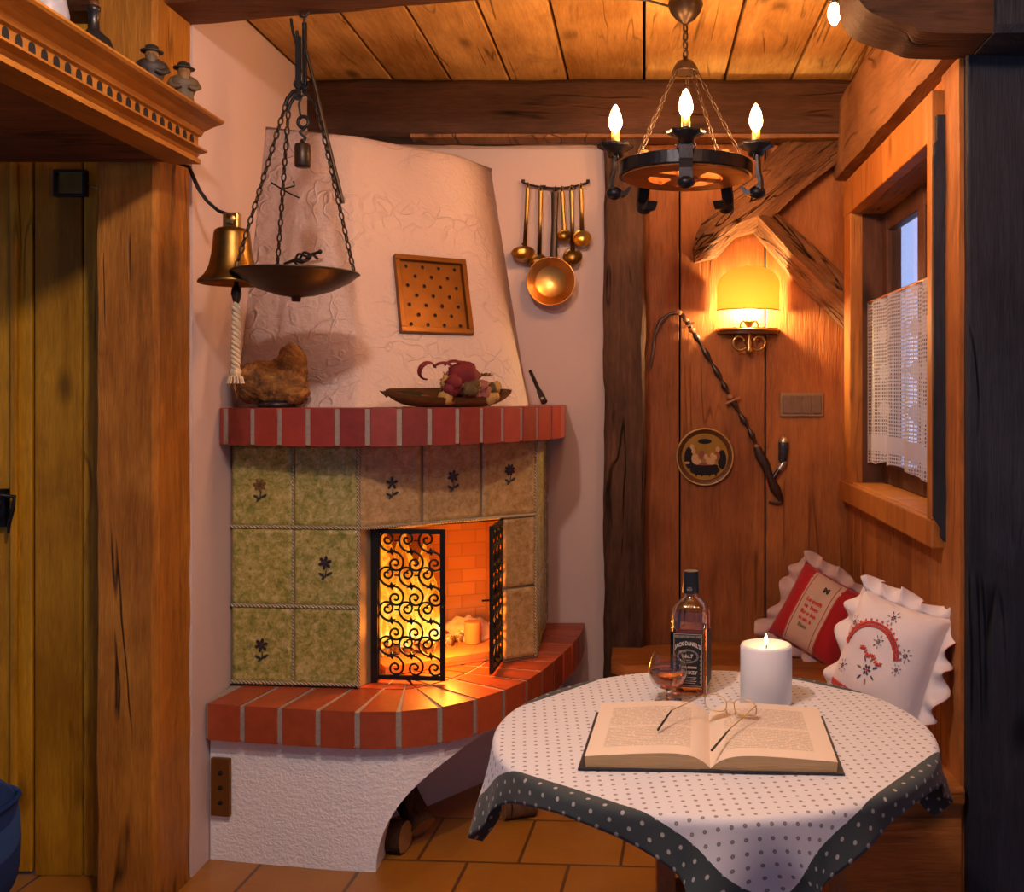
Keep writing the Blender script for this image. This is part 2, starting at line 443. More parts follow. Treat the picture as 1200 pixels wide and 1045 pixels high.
def mk_page():
    k = NT('printed_page'); s = k.n('SeparateXYZ', {0: k.uvc()}); u, v = s.outputs[0], s.outputs[1]
    inside = lambda a, lo, hi: k.math('MULTIPLY', k.math('GREATER_THAN', a, lo), k.math('LESS_THAN', a, hi))
    blk = k.math('MULTIPLY', inside(u, .13, .84), inside(v, .13, .88))
    ln = k.math('MULTIPLY', v, 44); row = k.math('FLOOR', ln); fr = k.math('FRACT', ln)
    line = inside(fr, .3, .78)
    cv = k.n('CombineXYZ', {0: k.math('MULTIPLY', u, 55), 1: k.math('MULTIPLY', row, 7.31), 2: 0.0}).outputs[0]
    w = k.math('GREATER_THAN', k.noise(cv, 1.0, 2, .6), .42)
    par = k.math('GREATER_THAN', k.math('ABSOLUTE', k.math('SUBTRACT', v, .5)), .012)
    ink = k.math('MULTIPLY', k.math('MULTIPLY', blk, line), k.math('MULTIPLY', w, par))
    col = k.mix(k.math('MULTIPLY', ink, .5), (.68, .61, .53), (.15, .12, .1))
    return k.bsdf(col, .75)
M['page'] = mk_page()
def mk_pages():
    k = NT('page_edges'); z = k.obj((1, 1, 60)); nz = k.noise(z, 14, 2)
    return k.bsdf(k.mix(nz, (.34, .22, .1), (.6, .44, .24)), .8, nz, .5, .002)
M['pages'] = mk_pages()
M['cover'] = plain('dark_book_cloth', (.012, .014, .026), .6, 0, 120, .3, .3)
def fabric(name, c, amp=.12):
    k = NT(name); v = k.obj(); nz = k.noise(v, 300, 2); n2 = k.noise(v, 12, 4)
    return k.bsdf(k.mix(n2, tuple(q * (1 - amp) for q in c), c), .9, nz, .3, .002, **{'Sheen Weight': .2})
M['red'] = fabric('red_linen', (.42, .008, .016)); M['cream'] = fabric('cream_linen', (.62, .47, .38)); M['redtrim'] = fabric('red_trim', (.5, .05, .04))
M['whitelinen'] = fabric('white_linen', (.8, .77, .82)); M['lacefrill'] = fabric('pale_frill', (.6, .46, .44)); M['redfloral'] = plain('red_frill', (.4, .03, .04), .9, 0, 60, .8)
M['threadred'] = fabric('red_thread', (.6, .06, .045)); M['threadblue'] = fabric('blue_thread', (.05, .06, .13)); M['threadgreen'] = fabric('olive_thread', (.25, .2, .13)); M['threaddark'] = fabric('dark_thread', (.03, .035, .03))
def mk_lace():
    k = NT('crochet_lace'); s = k.n('SeparateXYZ', {0: k.uvc()}); u, v = s.outputs[0], s.outputs[1]
    a = k.math('FRACT', k.math('MULTIPLY', u, 90)); b = k.math('FRACT', k.math('MULTIPLY', v, 48))
    sq = k.math('MULTIPLY', k.math('GREATER_THAN', a, .42), k.math('GREATER_THAN', b, .42))
    # solid lozenges and stripes worked into the net
    du = k.math('ABSOLUTE', k.math('SUBTRACT', k.math('FRACT', k.math('MULTIPLY', u, 7)), .5)); dv = k.math('ABSOLUTE', k.math('SUBTRACT', k.math('FRACT', k.math('MULTIPLY', v, 4.5)), .5))
    solid = k.math('LESS_THAN', k.math('ADD', du, dv), .27)
    hem = k.math('LESS_THAN', k.math('ABSOLUTE', k.math('SUBTRACT', v, .13)), .05)
    hole = k.math('MULTIPLY', sq, k.math('SUBTRACT', 1.0, k.math('MAXIMUM', k.math('MULTIPLY', solid, .75), hem)))
    d = k.n('BsdfDiffuse', {'Color': rgba((.75, .72, .72))}); t = k.n('BsdfTranslucent', {'Color': rgba((.8, .78, .78))})
    m1 = k.n('MixShader', {0: .5}); k.t.links.new(d.outputs[0], m1.inputs[1]); k.t.links.new(t.outputs[0], m1.inputs[2])
    tr = k.n('BsdfTransparent'); m2 = k.n('MixShader', {0: k.math('MULTIPLY', hole, .75)})
    k.t.links.new(m1.outputs[0], m2.inputs[1]); k.t.links.new(tr.outputs[0], m2.inputs[2]); k.t.links.new(m2.outputs[0], k.out.inputs[0]); return k.mat
M['lace'] = mk_lace()
def mk_shade():
    k = NT('parchment_shade'); d = k.n('BsdfDiffuse', {'Color': rgba((.8, .55, .22))}); t = k.n('BsdfTranslucent', {'Color': rgba((.62, .4, .14))})
    m1 = k.n('MixShader', {0: .6}); k.t.links.new(d.outputs[0], m1.inputs[1]); k.t.links.new(t.outputs[0], m1.inputs[2]); k.t.links.new(m1.outputs[0], k.out.inputs[0]); return k.mat
M['shade'] = mk_shade()
def mk_stone():
    k = NT('fossil_stone'); v = k.obj(); nz = k.noise(v, 14, 6, .7, 1); n2 = k.noise(v, 60, 4)
    return k.bsdf(k.ramp(nz, [(.34, (.03, .014, .006)), (.52, (.24, .1, .018)), (.7, (.5, .25, .06))]), .8, k.math('ADD', nz, n2), .9, .012)
M['stone'] = mk_stone()
M['bark'] = wood('log_bark', (.03, .015, .008), (.14, .07, .035), 'Z', .9, 1.0, .3, 1.0); M['cutwood'] = plain('cut_wood', (.34, .17, .05), .8)
def mk_blue():
    k = NT('blue_striped_upholstery'); s = k.n('SeparateXYZ', {0: k.obj()})
    f = k.math('FRACT', k.math('MULTIPLY', k.math('ADD', s.outputs[0], k.math('MULTIPLY', s.outputs[2], .6)), 9)); st = k.math('GREATER_THAN', f, .62)
    return k.bsdf(k.mix(st, (.004, .02, .1), (.014, .05, .19)), .9, k.noise(k.obj(), 200, 2), .3, .003, **{'Specular IOR Level': .15})
M['blue'] = mk_blue()
M['dry_red'] = plain('dried_red_petal', (.14, .008, .014), .8, 0, 30, .5); M['dry_straw'] = plain('dried_straw', (.4, .24, .07), .9, 0, 40, .4); M['dry_green'] = plain('dried_leaf', (.09, .06, .02), .9, 0, 30, .5); M['dry_rose'] = plain('dried_rose', (.28, .1, .08), .9, 0, 30, .5)
M['bowlwood'] = wood('dark_bowl_wood', (.05, .02, .008), (.2, .08, .025), 'X', .35, .2, .1, .2)
M['clay1'] = plain('painted_clay', (.09, .06, .03), .6, 0, 25, .4); M['clay2'] = plain('dark_clay', (.02, .014, .012), .6); M['clay3'] = plain('ochre_clay', (.18, .09, .03), .6)
M['greyblue'] = plain('grey_stoneware', (.28, .28, .33), .4)
M['pipestem'] = plain('dark_pipe_wood', (.03, .014, .012), .35); M['pipelight'] = plain('horn_bead', (.3, .13, .05), .4)
M['porcelain'] = plain('painted_porcelain', (.03, .035, .05), .25, 0, 60, .9)
M['sliver'] = plain('pale_metal', (.6, .55, .5), .3, .9)

# ------------------------------------------------------------------ the setting
CEIL = 2.667; XL = -1.33; XR = .8216; YB = 4.15
tag(MB().box(-3.6, 3.6, -1.2, 4.5, -.08, 0).build('floor', M['floor']), 'terracotta tiled floor of warm ochre squares', 'floor', kind='structure')
b = MB()
edges = [-3.4, -2.95, -2.45, -2.0, -1.6, -1.33, -1.0, -.77, -.535, -.303, .0, .32, .583, .83, 1.15, 1.6, 2.0, 2.5, 3.0, 3.4]
for i in range(len(edges) - 1):
    cuts = [-1.2, .9 + .6 * random.random(), 4.5]
    for j in range(2):
        b.box(edges[i] + .005, edges[i + 1] - .005, cuts[j], cuts[j + 1] - .004, CEIL + .004 * random.random(), CEIL + .05)
b.box(-3.5, 3.5, -1.2, 4.5, CEIL + .045, CEIL + .08, 1)
tag(b.build('ceiling', [M['ceil'], M['black']], bevel=.004), 'ceiling of wide amber pine planks with dark seams', 'ceiling', kind='structure')

tag(MB().box(XL - .12, XL, 2.98, 4.27, 0, CEIL).build('wall_left', M['plaster']), 'plain white plaster wall left of the fireplace', 'wall', kind='structure')
tag(MB().box(XL - .12, -.06, YB, YB + .12, 0, CEIL).build('wall_back', M['plaster']), 'white plaster wall behind the ladle rack', 'wall', kind='structure')
b = MB(); pe = [-.06, .145, .494, XR + .03]
for i in range(3):
    b.box(pe[i] + .003, pe[i + 1] - .003, YB - .02, YB + .02, 0, CEIL)
b.box(-.08, 1.0, YB + .018, YB + .12, 0, CEIL, 1)
tag(b.build('wall_alcove', [M['alcove'], M['black']], bevel=.004), 'wide vertical board wall behind the wall lamp and pipe', 'wall', kind='structure')
# right wall of upright boards with the window opening
WY0, WY1, WZ0, WZ1 = 2.79, 3.86, 1.085, 2.11
b = MB(); ys = [2.62, WY0, 2.93, 3.13, 3.36, 3.6, WY1, 3.99, 4.17]
for i in range(len(ys) - 1):
    y0, y1 = ys[i] + .003, ys[i + 1] - .003
    q = .006 * random.random()
    if WY0 <= ys[i] and ys[i + 1] <= WY1 + .001:
        b.box(XR + q, XR + .1, y0, y1, 0, WZ0 - .02); b.box(XR + q, XR + .1, y0, y1, WZ1 + .02, CEIL)
    else: b.box(XR + q, XR + .1, y0, y1, 0, CEIL)
b.box(XR + .1, XR + .16, 2.62, WY0, 0, CEIL, 1); b.box(XR + .1, XR + .16, WY1, 4.27, 0, CEIL, 1)
b.box(XR + .1, XR + .16, WY0, WY1, 0, WZ0 - .02, 1); b.box(XR + .1, XR + .16, WY0, WY1, WZ1 + .02, CEIL, 1)
tag(b.build('wall_right', [M['rwall'], M['black']], bevel=.004), 'upright board wall around the curtained window', 'wall', kind='structure')
# near partition on the right, dark timbers facing the room
b = MB(); xs = [.8216, .98, 1.25, 1.6, 2.1, 2.7, 3.4]
for i in range(len(xs) - 1): b.box(xs[i] + .003, xs[i + 1] - .003, 2.585, 2.77 if i == 0 else 2.7, 0, CEIL)
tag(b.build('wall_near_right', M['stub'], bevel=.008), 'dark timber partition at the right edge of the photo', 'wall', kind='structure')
tag(MB().hewn((XR + .004, 2.69, 0), (XR + .004, 2.69, 2.29), .16, .03, (1, 0, 0), .004, 30).build('trim_1', M['rwall']), 'slim rough-sawn jamb post between window and dark partition', 'post', kind='structure')
# left boarded door and panel
b = MB(); xs = [-1.80, -1.655, -1.50, XL + .0]
for i in range(3): b.box(xs[i] + .003, xs[i + 1] - .003, 2.985, 3.03, 0, CEIL)
b.box(-1.82, XL - .1, 3.03, 3.08, 0, CEIL, 1)
b.box(-1.62, -1.60, 2.975, 2.99, 0, 1.9)
tag(b.build('wall_panel_left', [M['board'], M['black']], bevel=.004), 'worn ochre board panel beside the left post', 'wall', kind='structure')
door = empty('door_1', (-1.80, 2.99, 0), 'dark plank door with black iron latch at the left edge', 'door', kind='structure')
b = MB(); xs = [-3.4, -2.9, -2.5, -2.2, -1.99, -1.805]
for i in range(5): b.box(xs[i] + .003, xs[i + 1] - .003, 2.99, 3.04, .01, CEIL)
b.box(-3.4, -1.8, 3.04, 3.08, .01, CEIL, 1)
b.box(-1.865, -1.845, 2.975, 2.99, .01, CEIL - .2)
b.build('planks', [M['board'], M['black']], door, .004)
b = MB()
c = P(2, 595, 2.97)
b.box(c.x - .08, c.x + .012, 2.965, 2.99, c.z - .055, c.z + .055)
b.tube([c + V((-.05, -.01, .045)), c + V((-.02, -.05, .05)), c + V((.02, -.035, .04)), c + V((.05, -.02, .035)), c + V((.045, -.02, 0)), c + V((.034, -.02, -.04)), c + V((.032, -.02, -.07))], [.008, .009, .008, .006, .006, .006, .004])
b.tube([c + V((-.05, -.01, -.05)), c + V((0, -.03, -.03)), c + V((.015, -.03, .02)), c + V((0, -.03, .06))], .007)
b.build('latch', M['iron'], door)
# back beam, front beam, posts, braces
b = MB().hewn((XL, 4.07, 2.55), (XR + .02, 4.07, 2.55), .225, .15, (0, 1, 0), .008, 60, 4, 0, 4)
tag(b.build('back_beam', M['beam']), 'dark cracked ceiling beam along the back wall', 'beam', kind='structure')
tag(MB().hewn((-.92, 4.035, 2.437), (XR - .03, 4.035, 2.437), .016, .105, (0, 1, 0), .002, 40).build('trim_3', M['rbeam']), 'thin pale batten for the lit lower edge of the back beam', 'edging', kind='structure')  # pale strip added where the beam's lower edge catches light
b = MB().hewn((-3.3, 3.33, 2.59), (1.25, 2.32, 2.585), .165, .19, (0, 1, 0), .006, 70, 4, 0, 9)
tag(b.build('front_beam', M['beamfront']), 'brown ceiling beam nearest the camera crossing the room', 'beam', kind='structure')
b = MB().hewn((-.078, 4.075, 0), (-.078, 4.075, 2.44), .162, .15, (0, 1, 0), .010, 46, 4, 0, 2)
tag(b.build('back_post', M['postback']), 'weathered dark post between plaster wall and board alcove', 'post', kind='structure')
b = MB().hewn((-1.415, 2.87, 0), (-1.415, 2.87, 2.52), .17, .22, (0, 1, 0), .0045, 46, 4, 0, 6)
tag(b.build('left_post', M['postleft']), 'thick cracked pine post at the left under the carved shelf', 'post', kind='structure')
b = MB().hewn((XR - .005, 2.6, 2.44), (XR - .005, YB - .02, 2.44), .3, .1, (1, 0, 0), .007, 40, 4, 0, 3)
tag(b.build('wall_plate', M['rbeam']), 'heavy pale beam on the right wall above the window', 'beam', kind='structure')
# braces on the boards: outlines with a real thickness
def slab(pts, y0, y1): return MB().extrude([V((p.x, y0, p.z)) for p in pts], (0, y1 - y0, 0))
def hewn_slab(pts, depth, yb, seed):
    mb = MB(); n = 26
    a, bb = pts
    def L(poly, t):
        seg = [(poly[i + 1] - poly[i]).length for i in range(len(poly) - 1)]; d = t * sum(seg)
        for i, l in enumerate(seg):
            if d <= l + 1e-6: return poly[i].lerp(poly[i + 1], max(0, min(1, d / l)))
            d -= l
        return poly[-1]
    K = 8; vs = []
    for i in range(n + 1):
        A, B = L(a, i / n), L(bb, i / n)
        ring = []
        for j in range(K + 1):
            p = A.lerp(B, j / K); e = math.sin(PI * (.12 + .76 * j / K))
            q = V((p.x, yb - depth * (.55 + .45 * e), p.z))
            q += V((0, noise.noise(V((p.x * 6 + seed, p.z * 6, 0))) * .012, 0)) + V((0, noise.noise(V((j * 1.7 + seed, p.z * 1.6 + p.x * 1.6, 2))) * .016, 0))
            ring.append(q)
        ring.append(V((B.x, yb, B.z))); ring.append(V((A.x, yb, A.z)))
        vs += ring
    m = K + 3; fs = []
    for i in range(n):
        for j in range(m):
            l = (j + 1) % m
            fs.append((i * m + j, (i + 1) * m + j, (i + 1) * m + l, i * m + l))
    fs.append(tuple(range(m))); fs.append(tuple(range(n * m, n * m + m))[::-1])
    return mb.add(vs, fs)
YW = YB - .02
q = lambda x, y: P(x, y, 4.06)
up = [q(996, 150), q(930, 152), q(885, 200), q(845, 236), q(818, 268), q(812, 290)]
lo = [q(996, 180), q(940, 222), q(892, 268), q(862, 276), q(842, 300), q(815, 306)]
tag(hewn_slab([up, lo], .10, YW, 1).build('upper_brace', M['brace']), 'rough hewn diagonal brace descending left from the back beam, with carved tip', 'brace', kind='structure')
up = [q(905, 244), q(950, 283), q(1000, 332)]; lo = [q(878, 262), q(925, 318), q(1000, 392)]
tag(hewn_slab([up, lo], .085, YW, 5).build('lower_brace', M['brace2']), 'rough hewn diagonal brace right of the wall lamp', 'brace', kind='structure')
def spline(pts, n):
    pts = [V((p[0], p[1], 0)) for p in pts]; out = []
    for i in range(len(pts) - 1):
        p0 = pts[max(i - 1, 0)]; p1 = pts[i]; p2 = pts[i + 1]; p3 = pts[min(i + 2, len(pts) - 1)]
        for k in range(n):
            t = k / n
            out.append(.5 * ((2 * p1) + (p2 - p0) * t + (2 * p0 - 5 * p1 + 4 * p2 - p3) * t * t + (3 * p1 - p0 - 3 * p2 + p3) * t ** 3))
    return out + [pts[-1]]
# carved bracket under the front beam at the right
prof = [(p.x, p.y) for p in spline([(.512, 2.51), (.503, 2.44), (.508, 2.385), (.535, 2.343), (.585, 2.32), (.635, 2.306), (.672, 2.29), (.75, 2.286), (.84, 2.286)], 6)] + [(.84, 2.52), (.512, 2.52)]
cor = MB().extrude([V((x, 2.43, z)) for x, z in prof], (0, .19, 0), 0, True)
tag(cor.build('carved_bracket', M['beam']), 'curved timber bracket at the upper right under the front beam', 'bracket', kind='structure')
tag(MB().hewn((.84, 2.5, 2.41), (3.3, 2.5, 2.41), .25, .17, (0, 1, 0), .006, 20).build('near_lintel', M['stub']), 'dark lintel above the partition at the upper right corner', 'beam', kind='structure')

# window
win = empty('window_1', (XR, (WY0 + WY1) / 2, WZ0), 'small casement window in wooden casing on the right wall', 'window', kind='structure')
XC = .779
b = MB(); b.box(XC, XR + .01, 2.745, 4.06, WZ0 - .085, WZ0 - .005); b.box(XC + .015, XR + .145, WY0 - .005, WY1 + .005, WZ0 - .03, WZ0)
b.build('window_sill', M['casing'], win, .006)
b = MB(); b.box(XC + .004, XR + .01, WY1 - .005, WY1 + .11, WZ0 - .006, WZ1 + .13); b.build('side_casing', M['casing'], win, .004)
b = MB(); b.box(XC, XR + .01, 2.745, WY0 + .004, WZ0 - .006, WZ1 + .135); b.build('side_casing', M['casing'], win, .004)
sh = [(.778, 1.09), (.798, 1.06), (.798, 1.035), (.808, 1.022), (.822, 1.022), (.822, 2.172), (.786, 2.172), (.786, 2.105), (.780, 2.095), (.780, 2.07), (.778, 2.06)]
MB().extrude([V((x + .002, 2.724, z)) for x, z in sh], (0, .021, 0)).build('dark_edge_strip', M['stub'], win, .002)  # thin near-black strip over the casing edge that faces the camera
b = MB(); b.box(XC, XR + .01, WY0 + .0045, WY1 + .105, WZ1, WZ1 + .135); b.build('head_casing', M['casing'], win, .005)
b = MB(); x0, x1 = XR + .0, XR + .16
b.box(x0, x1, WY1 - .004, WY1 + .02, WZ0, WZ1 + .02, 1); b.box(x0, x1, WY0 - .02, WY0 + .004, WZ0, WZ1 + .02, 1); b.box(x0, x1, WY0, WY1, WZ1 - .004, WZ1 + .02)
b.build('reveal', [M['rbeam'], M['sash']], win)
b = MB(); fx0, fx1 = XR + .085, XR + .135
for (y0, y1) in ((WY0 + .005, WY0 + .07), (WY1 - .07, WY1 - .005), ((WY0 + WY1) / 2 - .04, (WY0 + WY1) / 2 + .04)): b.box(fx0, fx1, y0, y1, WZ0, WZ1 - .005)
for (z0, z1) in ((WZ0, WZ0 + .075), (WZ1 - .075, WZ1 - .005)): b.box(fx0 + .003, fx1 - .003, WY0 + .06, WY1 - .06, z0, z1)
b.build('sash', M['sash'], win, .005)
for y0, y1 in ((WY0 + .06, (WY0 + WY1) / 2 - .03), ((WY0 + WY1) / 2 + .03, WY1 - .06)):
    k = MB().box(fx0 + .02, fx0 + .024, y0, y1, WZ0 + .07, WZ1 - .07).build('pane', M['glass'], win)
# café curtain
cur = empty('cafe_curtain', (XR + .03, 3.3, 1.17), 'white crocheted lace half curtain hanging in the window', 'curtain')
def cf(u, v):
    y = 3.845 - u * 1.04
    w = math.sin(u * 30 + .6 * math.sin(u * 9)) * .016 * (1.05 - .5 * v)
    z = 1.16 + v * .605 + (.012 * abs(math.sin(u * PI * 6)) if v == 0 else 0) + .01 * math.sin(u * 5) * (1 - v)
    return (XR + .026 + w, y, z)
MB().grid(cf, 160, 44, uvfn=lambda u, v: (u, v)).build('lace_panel', M['lace'], cur)
MB().tube([(XR + .03, WY1 - .005, 1.768), (XR + .03, WY0 + .005, 1.768)], .005).build('rod', M['copper'], cur)

# ------------------------------------------------------------------ fireplace
fp = empty('tiled_fireplace', (-.9, 3.4, 0), 'green tiled corner fireplace with brick hearth, brick mantel and white plaster hood', 'fireplace')
class Curve:
    def __init__(s, pts, n=16):
        s.p = spline(pts, n); s.d = [0]
        for i in range(len(s.p) - 1): s.d.append(s.d[-1] + (s.p[i + 1] - s.p[i]).length)
        s.L = s.d[-1]
    def at(s, d):
        d = max(0, min(s.L, d))
        for i in range(len(s.p) - 1):
            if d <= s.d[i + 1] + 1e-9:
                return s.p[i].lerp(s.p[i + 1], (d - s.d[i]) / max(1e-9, s.d[i + 1] - s.d[i]))
        return s.p[-1].copy()
    def nrm(s, d):
        t = (s.at(d + .03) - s.at(d - .03)).normalized()
        return V((-t.y, t.x, 0))      # to the left of travel = inward
def brick_course(cv, d0, d1, pitch, joint, z0, z1, rows, mb, bm=0, mm=1, arc=None):
    n = max(1, round((d1 - d0) / pitch)); st = (d1 - d0) / n
    for i in range(n):
        a, bq = d0 + i * st + joint / 2, d0 + (i + 1) * st - joint / 2
        off = 0
        for ln in rows:
            quad = []
            for d, o in ((a, off), (bq, off), (bq, off + ln - joint * .6), (a, off + ln - joint * .6)):
                quad.append(cv.at(d) + cv.nrm(d) * o)
            # keep the taper of the joints in the curve
            c = (quad[0] + quad[1] + quad[2] + quad[3]) / 4
            mb.extrude([V((p.x, p.y, z0)) for p in quad], (0, 0, z1 - z0), bm)
            off += ln
    # mortar core
    N = 60; poly = []
    for i in range(N + 1):
        d = d0 + (d1 - d0) * i / N; poly.append(cv.at(d) + cv.nrm(d) * .005)
    return poly
HZ0, HZ1 = .378, .488
hc = Curve([(-1.325, 3.055), (-1.05, 3.005), (-.815, 2.972), (-.644, 3.0), (-.51, 3.105), (-.377, 3.315), (-.295, 3.64), (-.25, 3.92), (-.243, 4.14)])
b = MB(); poly = brick_course(hc, 0, hc.L, .121, .017, HZ0, HZ1, (.235, .17), b)
b.extrude([V((p.x, p.y, HZ0 + .004)) for p in poly] + [V((-1.326, 4.14, HZ0 + .004))], (0, 0, HZ1 - HZ0 - .007), 1)
b.build('hearth', [M['brick'], M['mortar']], fp, .003)
mc = Curve([(-1.32, 3.15), (-1.05, 3.085), (-.80, 3.065), (-.60, 3.165), (-.43, 3.37), (-.325, 3.57)])
MZ0, MZ1 = 1.262, 1.378
b = MB(); poly = brick_course(mc, .02, mc.L, .098, .016, MZ0, MZ1, (.20,), b)
b.box(-1.325, -1.297, 3.16, 3.24, MZ0, MZ1, 0)
b.extrude([V((-.322, 3.575, MZ0)), V((-.302, 3.66, MZ0)), V((-.30, 3.80, MZ0)), V((-.42, 3.80, MZ0)), V((-.44, 3.62, MZ0))], (0, 0, MZ1 - MZ0), 0)
b.extrude([V((-.30, 3.812, MZ0)), V((-.32, 4.14, MZ0)), V((-.5, 4.14, MZ0)), V((-.5, 3.812, MZ0))], (0, 0, MZ1 - MZ0), 0)
b.extrude([V((p.x, p.y, MZ0 + .003)) for p in poly] + [V((-.33, 3.6, MZ0 + .003)), V((-.34, 4.14, MZ0 + .003)), V((-1.326, 4.14, MZ0 + .003)), V((-1.326, 3.17, MZ0 + .003))], (0, 0, MZ1 - MZ0 - .0055), 1)
b.build('mantel', [M['brick_hood'], M['mortar']], fp, .003)
# plaster base with the arch
bc = Curve([(-1.326, 3.095), (-1.05, 3.045), (-.815, 3.012), (-.644, 3.04), (-.535, 3.14), (-.41, 3.34)])
s0 = .535; s1 = .93
def zlow(d):
    if d <= s0: return 0.0
    t = min(1, (d - s0) / (s1 - s0)); return .352 * math.sqrt(max(0, 1 - (1 - t) ** 2))
st = [0, .1, .2, .3, .4, .5, s0 - .001] + [s0 + (s1 - s0) * (i / 22) ** 2 for i in range(23)] + [s1 + .03 * i for i in range(1, 9) if s1 + .03 * i < bc.L]
b = MB(); vs = []; T = .11
for d in st:
    o = bc.at(d); i_ = o + bc.nrm(d) * T; zl = zlow(d)
    vs += [V((o.x, o.y, zl)), V((o.x, o.y, HZ0)), V((i_.x, i_.y, HZ0)), V((i_.x, i_.y, zl))]
fs = []
for i in range(len(st) - 1):
    for j in range(4):
        l = (j + 1) % 4; fs.append((i * 4 + j, (i + 1) * 4 + j, (i + 1) * 4 + l, i * 4 + l))
fs += [(0, 1, 2, 3), tuple(len(vs) - 4 + k for k in (3, 2, 1, 0))]
b.add(vs, fs)
b.extrude([V((-1.05, 3.2, 0)), V((-.75, 3.49, 0)), V((-.58, 3.72, 0)), V((-.33, 4.06, 0)), V((-.33, 4.14, 0)), V((-1.32, 4.14, 0)), V((-1.32, 3.2, 0))], (0, 0, HZ0))
b.build('plaster_base', M['base'], fp)
# brass clean-out plate on the base
b = MB(); pc = V((-1.285, 3.082, .228)); rz = Matrix.Translation(pc) @ Matrix.Rotation(-.18, 4, 'Z')
b.box(-.031, .031, -.012, .004, -.088, .088, 0, rz)
b.build('vent_plate', M['grille'], fp, .003)
k = fp.children[-1]
for z in (-.045, 0, .045):
    MB().lathe([(.007, -.001), (.007, .002), (0, .002)], rz @ V((.003, -.0125, z)), 12, M=Matrix.Rotation(PI / 2, 3, 'X')).build('vent_hole', M['black'], k)
# tiled surround
TZ0, TZ1 = HZ1, MZ0 + .002
A0, A1, A2, A3 = V((-1.325, 3.25, 0)), V((-.905, 3.21, 0)), V((-.384, 3.59, 0)), V((-.40, 4.14, 0))
b = MB()
def tile(p, q, z0, z1, mat, g=.004, relief=.008, seed=0):
    "one glazed tile on the vertical plane p to q, with a raised soft cushion edge"
    t = (q - p).normalized(); n = V((t.y, -t.x, 0)); L = (q - p).length
    def fn(u, v):
        uu, vv = g + u * (L - 2 * g), z0 + g + v * (z1 - z0 - 2 * g)
        e = min(u, 1 - u) * L; f = min(v, 1 - v) * (z1 - z0); w = min(e, f)
        h = relief * min(1, w / .012) ** .5 - .004 * max(0, min(1, (w - .012) / .012))
        h += noise.noise(V((uu * 14 + seed * 3, vv * 14, seed))) * .0015
        return V((p.x, p.y, 0)) + t * uu + n * h + V((0, 0, vv))
    b.grid(fn, 26, 26, mat)
    return lambda x, y, d=.0062: V((p.x, p.y, 0)) + t * (L / 2 + x) + n * d + V((0, 0, (z0 + z1) / 2 + y))
def flower(fn, x, y, s, pet, leaf, npet=7):
    def disc(cx, cy, r, m, d=.0068, n=8, asp=1, rot=0):
        vs = [fn(cx, cy, d + .001)]
        for k in range(n):
            a = 2 * PI * k / n; ex, ey = r * math.cos(a), r * asp * math.sin(a)
            vs.append(fn(cx + ex * math.cos(rot) - ey * math.sin(rot), cy + ex * math.sin(rot) + ey * math.cos(rot), d))
        b.add(vs, [(0, 1 + k, 1 + (k + 1) % n) for k in range(n)], m)
    for k in range(npet):
        a = 2 * PI * k / npet + .3; disc(x + s * .62 * math.cos(a), y + s * .62 * math.sin(a), s * .42, pet, .0068 + .0003 * (k % 2), 8, .6, a)
    disc(x, y, s * .3, leaf, .0085)
    disc(x + s * .1, y - s * 1.55, s * .75, leaf, .0068, 8, .14, 1.45)
    disc(x - s * .5, y - s * 1.75, s * .55, leaf, .0068, 8, .4, -.5); disc(x + s * .6, y - s * 1.6, s * .55, leaf, .0068, 8, .4, .5)
    disc(x - s * .3, y - s * 2.2, s * .35, leaf, .0068, 8, .5, .9)
zr = [TZ0 + .006, .745, .997, TZ1]
mid = A0.lerp(A1, .49)
for r_ in range(3):
    for c_, (p, q_) in enumerate(((A0, mid), (mid, A1))):
        fn = tile(p, q_, zr[r_], zr[r_ + 1], 0, seed=r_ * 2 + c_)
        if (c_, r_) == (0, 2): flower(fn, -.005, .0, .022, 5, 6)
        if (c_, r_) == (1, 1): flower(fn, .0, .015, .022, 4, 6, 6)
        if (c_, r_) == (0, 0): flower(fn, 0, 0, .022, 4, 6, 6)
zt0 = .993
for i in range(3):
    p, q_ = A1.lerp(A2, i / 3), A1.lerp(A2, (i + 1) / 3)
    fn = tile(p, q_, zt0, TZ1, 1, seed=20 + i)
    flower(fn, 0, .005 + .012 * i, .021, 4, 6, (5, 6, 8)[i])
d12 = (A2 - A1).normalized()
J0 = V((-.492, 3.512, 0))
for z0, z1 in ((TZ0 + .006, .745), (.745, zt0)): tile(J0, A2, z0, z1, 1, seed=30 + z0)
for z0, z1 in zip(zr[:-1], zr[1:]):
    tile(A2, A2.lerp(A3, .36), z0, z1, 0, seed=40 + z0); tile(A2.lerp(A3, .36), A2.lerp(A3, .72), z0, z1, 0, seed=43 + z0); tile(A2.lerp(A3, .72), A3, z0, z1, 0, seed=47 + z0)
# corners, glazed rope mouldings between the rows
def rope(p, q_, z): b.tube([V((p.x, p.y, z)).lerp(V((q_.x, q_.y, z)), k / 20) + V((0, -.004, 0)) for k in range(21)], .0062, 8, m=2)
for z in (TZ0 + .012, .745, .997): rope(A0, A1, z)
rope(A1, A2, zt0 + .002); rope(A2, A3, .745); rope(A2, A3, .997)
for p in (A1, A2): b.tube([V((p.x, p.y - .002, z)) for z in (TZ0 + .004 if p is not A1 else TZ0 + .004, TZ1 - .004)], .0055, 8, m=2)
b.tube([V((mid.x, mid.y - .003, TZ0 + .004)), V((mid.x, mid.y - .003, TZ1 - .004))], .003, 8, m=2)
